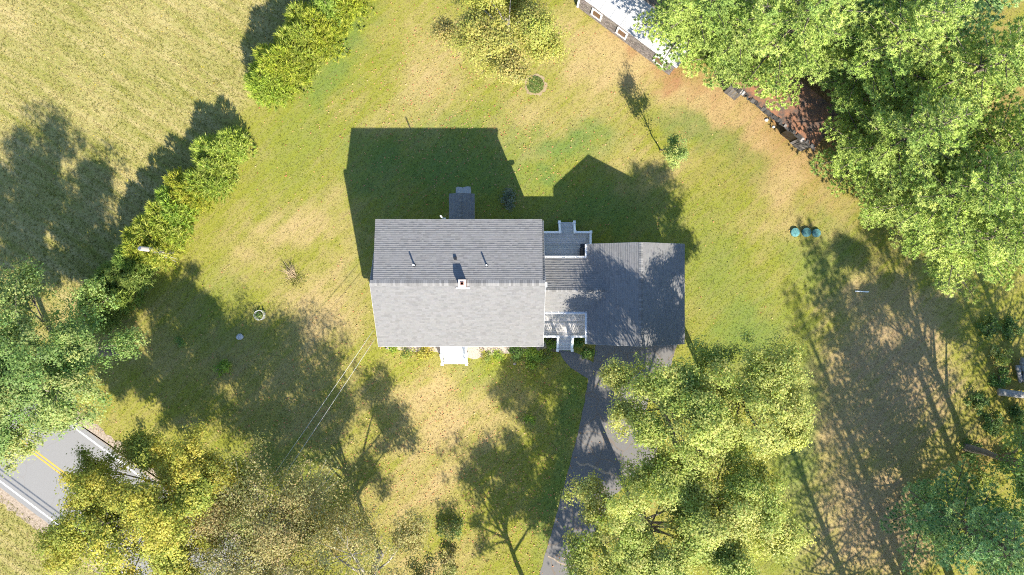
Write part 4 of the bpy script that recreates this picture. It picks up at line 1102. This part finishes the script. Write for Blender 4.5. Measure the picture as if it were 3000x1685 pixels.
np_mesh('tussock', V.reshape(-1,3), np.arange(3*n).reshape(n,3), M['grass'], dg, pick([(.42,.38,.12),(.5,.42,.2),(.30,.33,.08)], rg2, n))

# shrubs and bedding plants
LIME = [(.30,.40,.05),(.40,.46,.07),(.22,.32,.05)]; MID = [(.16,.27,.06),(.24,.35,.08),(.12,.2,.05)]; GREY = [(.22,.25,.18),(.28,.30,.22),(.16,.2,.12)]; YEL = [(.46,.42,.08),(.5,.4,.07),(.32,.33,.07)]
shrub('bedding_plant', 'bright lime plant against the front wall near the left corner', (1152,1021), .45, .34, 61, LIME, 320, .13, 'plant')
shrub('bedding_plant', 'yellow flowering weeds left of the white front steps', (1246,1034), .45, .55, 62, YEL, 700, .11, 'plant')
shrub('shrub', 'leafy green shrub in front of the house near the front deck', (1562,1046), .9, .72, 63, LIME, 1100, .15)
shrub('shrub', 'low green shrub left of the leafy shrub by the front wall', (1514,1036), .6, .5, 64, MID, 600, .13)
shrub('bedding_plant', 'strappy green day lilies in the bed beside the front deck stairs', (1614,1008), .6, .38, 65, LIME, 420, .2, 'plant', None, .2)
shrub('bedding_plant', 'green plants under the front deck rail beside the garage corner', (1690,1002), .5, .35, 66, MID, 380, .14, 'plant')
shrub('bedding_plant', 'low green planting between the front walk and the driveway', (1722,1030), .35, .5, 67, MID, 560, .12, 'plant')
shrub('shrub', 'grey leaved shrub in the house shadow right of the rear entry', (1486,586), .7, .75, 68, GREY, 900, .12)
shrub('shrub', 'light green young shrub in the shade of the front left lawn', (657,1078), 1.1, .6, 69, LIME, 620, .14)
shrub('weed', 'spiky pale weed on the left lawn near the large maple', (527,1003), .5, .4, 70, MID, 240, .2, 'plant', None, .18)
shrub('shrub', 'small bushy green shrub in the lower middle lawn shadow', (1552,1226), .4, .3, 71, LIME, 240, .13)
shrub('shrub', 'bluish green bush at the bottom edge of the middle lawn', (1322,1545), 1.6, .9, 72, OLIVE+GREEN, 1000, .15)
shrub('shrub', 'yellow green bush below the bluish green bush at bottom edge', (1318,1640), 1.3, .9, 73, OLIVE, 900, .15)
shrub('shrub', 'low green shrub between the olive trees and the road edge', (625,1490), .8, .6, 74, LIME, 500, .15)
shrub('understory_bush', 'leafy bush at the forest edge by the grey fallen trunk', (2925,1105), .8, .7, 75, MID, 600, .16)
shrub('understory_bush', 'sunlit bush at the forest edge above the grey fallen trunk', (2930,1045), .9, .8, 76, YG, 650, .16)
shrub('understory_bush', 'yellowish bush at the forest edge below the pale broken branch', (2870,1405), .7, .7, 77, YG, 600, .15)
DKG = [(.10,.18,.05),(.14,.22,.06),(.2,.26,.07)]
for k, (px, py, lab) in enumerate(((2955,965,'dark bush at the right edge under the last pine'),(2890,960,'low dark bush left of the bush under the last pine'),(2975,1215,'dark bush at the right edge below the grey fallen trunk'),
        (2900,1240,'bush between the fallen trunk and the pale broken branch'),(2935,1350,'bush right of the pale broken branch'),(2838,1318,'thick bush at the foot of the mid green broadleaf tree'),(2860,1180,'dark bush in the shade left of the grey fallen trunk'))):
    shrub('understory_bush', lab, (px,py), .9, .8, 80+k, DKG, 700, .15)
for k, (px, py, r_, pal_, lab) in enumerate(((1195,1036,.5,YEL+MID,'patch of mixed weeds at the gravel edge left of the yellow weeds'),(1420,1046,.45,MID+YEL,'low weeds at the gravel edge right of the front steps'),
        (1462,1040,.4,LIME,'small green weeds at the gravel edge midway along the front wall'),(1600,1042,.45,YEL+MID,'yellowing plants between the leafy shrub and the deck stairs'))):
    shrub('weed_patch', lab, (px,py), .3, r_, 95+k, pal_, 420, .10, 'plant')
# round ground-cover bed
c = G(1568,249); bed = thing('round_bed', c, 'round bed of green ground cover ringed by dry soil on the back lawn', 'flower bed')
M['dry_soil'] = surf('dry_soil', (.36,.27,.16), (.24,.18,.09), 7, .95, .8, 20)
MB().disc(c[:2], .83, -.02, .018, 40, .25, random.Random(2)).build('soil_ring', M['dry_soil'], bed)
rg3 = np.random.default_rng(5); n = 1500; a = rg3.random(n)*2*pi; r = .64*np.sqrt(rg3.random(n))
P = np.stack([c[0]+r*np.cos(a), c[1]+r*np.sin(a), .04+.16*(1-(r/.66)**2)*rg3.uniform(.6,1.1,n)],1)
leaf_mesh('ground_cover', P, norm(np.array([[0,0,1.0]])+rg3.normal(0,.4,(n,3))), rg3.uniform(.06,.13,n), np.clip(pick([(.13,.22,.04),(.2,.28,.05),(.1,.16,.03),(.3,.25,.1)], rg3, n),.01,.6), M['leaf'], bed, rg3)

# fallen wood at the forest edge
def log(name, label, a, b, r, seed, stubs=2, mat='grey_log'):
    rg = np.random.default_rng(seed); A, B = np.array(a, float), np.array(b, float); root = thing(name, [*((A+B)/2)[:2],0], label, 'log')
    pts = [A+(B-A)*t+rg.normal(0,r*.2,3) for t in np.linspace(0,1,6)]
    MB().tube(pts, [r*(1.1-.35*t)*rg.uniform(.92,1.06) for t in np.linspace(0,1,6)], 9).build('stem', M[mat], root, True)
    for k in range(stubs):
        p = A+(B-A)*rg.uniform(.3,.95); d = unit((rg.normal(),rg.normal(),.6)); MB().tube([p,p+d*rg.uniform(.2,.5)],[r*.3,r*.12],6).build('branch_stub', M[mat], root)
log('fallen_trunk', 'long grey fallen trunk at the right edge', G(2925,1150,.6), G(3080,1168,.6), .26, 1)
log('fallen_trunk', 'upright leaning grey log pile stem at the right edge', G(2982,1070,.4), G(2990,1120,.3), .17, 2, 1)
log('fallen_trunk', 'thick brown grey log beside the leaning stem at right edge', G(2998,1045,.5), G(3002,1120,.35), .24, 3, 1)
log('broken_branch', 'pale broken branch on the ground at the forest edge', G(2866,1322,.25), G(2920,1340,.2), .09, 4, 2, 'pale_bark')

# ------------------------------------------------------------------ grass blades and fallen leaves
def inside(px, py, poly):
    r = np.zeros(len(px), bool); n = len(poly); j = n-1
    for i in range(n):
        xi, yi = poly[i]; xj, yj = poly[j]
        c_ = ((yi > py) != (yj > py)) & (px < (xj-xi)*(py-yi)/((yj-yi) or 1e-9)+xi)
        r ^= c_; j = i
    return r
def open_ground(x, y):
    px = x/SC0+1500; py = 842.5-y/SC0
    ok = ~inside(px, py, DRIVE) & ~inside(px, py, WALK) & ~inside(px, py, GRAVEL)
    rd = (px-97)*.598-(py-1322)*.801
    ok &= (np.abs(rd) > 160)
    ok &= ~((x > -9.0)&(x < 1.95)&(y > -3.8)&(y < 4.3)) & ~((x > 1.9)&(x < 5.7)&(y > -3.6)&(y < 4.1)) & ~((x > 5.4)&(x < 11.8)&(y > -3.7)&(y < 2.8))
    ok &= ~((x > -4.5)&(x < -2.7)&(y > 4)&(y < 7.6)) & ~((x > -5.1)&(x < -3.4)&(y > -5.7)&(y < -3.8))
    return ok
def grass(nt, seed):
    rg = np.random.default_rng(seed)
    x = rg.uniform(-41,41,nt); y = rg.uniform(-24,24,nt)
    dry, lush_shade, duff, brown, field = zones(x, y)
    keep = open_ground(x, y) & (rg.random(nt) > duff*.85) & (rg.random(nt) > brown*.35)
    x, y, dry, lush_shade, duff, brown, field = [a[keep] for a in (x,y,dry,lush_shade,duff,brown,field)]
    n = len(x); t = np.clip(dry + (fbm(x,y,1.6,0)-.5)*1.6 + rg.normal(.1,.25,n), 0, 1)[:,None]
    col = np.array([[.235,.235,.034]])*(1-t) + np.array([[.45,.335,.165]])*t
    l = np.clip(lush_shade+rg.normal(0,.2,n),0,1)[:,None]*.75; col = col*(1-l) + np.array([[.115,.205,.05]])*l  # blades repeat the lush green with its painted shade tone
    f = field[:,None]; tf = np.clip(.45+(fbm(x,y,1.0,3)-.5)*1.0+(fbm(x,y,6,1)-.5)*1.0+(streak(x,y,-33,2,.5,6.0)-.5)*1.5+rg.normal(0,.3,n),0,1)[:,None]
    fc = np.array([[.24,.24,.048]])*(1-tf)+np.array([[.47,.38,.165]])*tf; col = col*(1-f)+fc*f
    bq = (np.clip(brown+(fbm(x,y,1.5,4)-.5)*2.4,0,1)*np.clip(brown*1.6,0,1))[:,None]*.8; col = col*(1-bq)+np.array([[.39,.275,.145]])*bq
    fl = (rg.random(n) < .006*field)[:,None]; col = np.where(fl, np.array([[.62,.44,.02]]), col); dkw = (rg.random(n) < .02)[:,None]; col = np.where(dkw, np.array([[.09,.13,.03]]), col)
    col *= rg.uniform(.42,1.42,(n,1))
    k = 3; idx = np.repeat(np.arange(n),k); m_ = len(idx)
    lean = rg.normal(0,1,(m_,3)); lean[:,2] = np.abs(lean[:,2])*.5+.35
    D = norm(lean); L = (.075+.05*field)[idx]*rg.uniform(.6,1.5,m_); W = (.026+.008*field)[idx]*rg.uniform(.7,1.3,m_)
    C = np.stack([x[idx]+rg.normal(0,.025,m_), y[idx]+rg.normal(0,.025,m_), np.full(m_,-.004)],1)
    V = blades(C, D, L, W, rg)
    o = np_mesh('grass', V.reshape(-1,3), np.arange(3*m_).reshape(m_,3), M['grass'], None, np.clip(col[idx],.01,.7))
    return tag(o, 'short grass blades covering the lawn and field', 'grass', kind='stuff')
grass(270000, 71)
def litter(n, seed):
    rg = np.random.default_rng(seed)
    cs = ((1150,1350,260,250,.35),(1500,1500,200,200,.2),(1330,250,230,170,.2),(1250,480,250,120,.06),(1650,1000,300,120,.05),(800,1250,300,250,.1),(1800,500,300,200,.04))
    X = []; Y = []
    for cx, cy, sx, sy, f in cs:
        m_ = int(n*f); X.append(rg.normal(cx,sx,m_)); Y.append(rg.normal(cy,sy,m_))
    px = np.concatenate(X); py = np.concatenate(Y); x = (px-1500)*SC0; y = (842.5-py)*SC0
    k = open_ground(x, y) | (inside(px, py, DRIVE) & (rg.random(len(x)) < .35)); x, y = x[k], y[k]; m_ = len(x)
    P = np.stack([x, y, rg.uniform(.03,.07,m_)],1)
    col = pick([(.46,.22,.09),(.52,.32,.17),(.42,.15,.07),(.50,.36,.11)], rg, m_)
    o = leaf_mesh('fallen_leaves', P, norm(np.array([[0,0,1.0]])+rg.normal(0,.35,(m_,3))), rg.uniform(.06,.13,m_), col, M['litter'], None, rg, .85)
    return tag(o, 'orange and tan fallen leaves scattered over the lawn', 'leaves', kind='stuff')
litter(6000, 72)
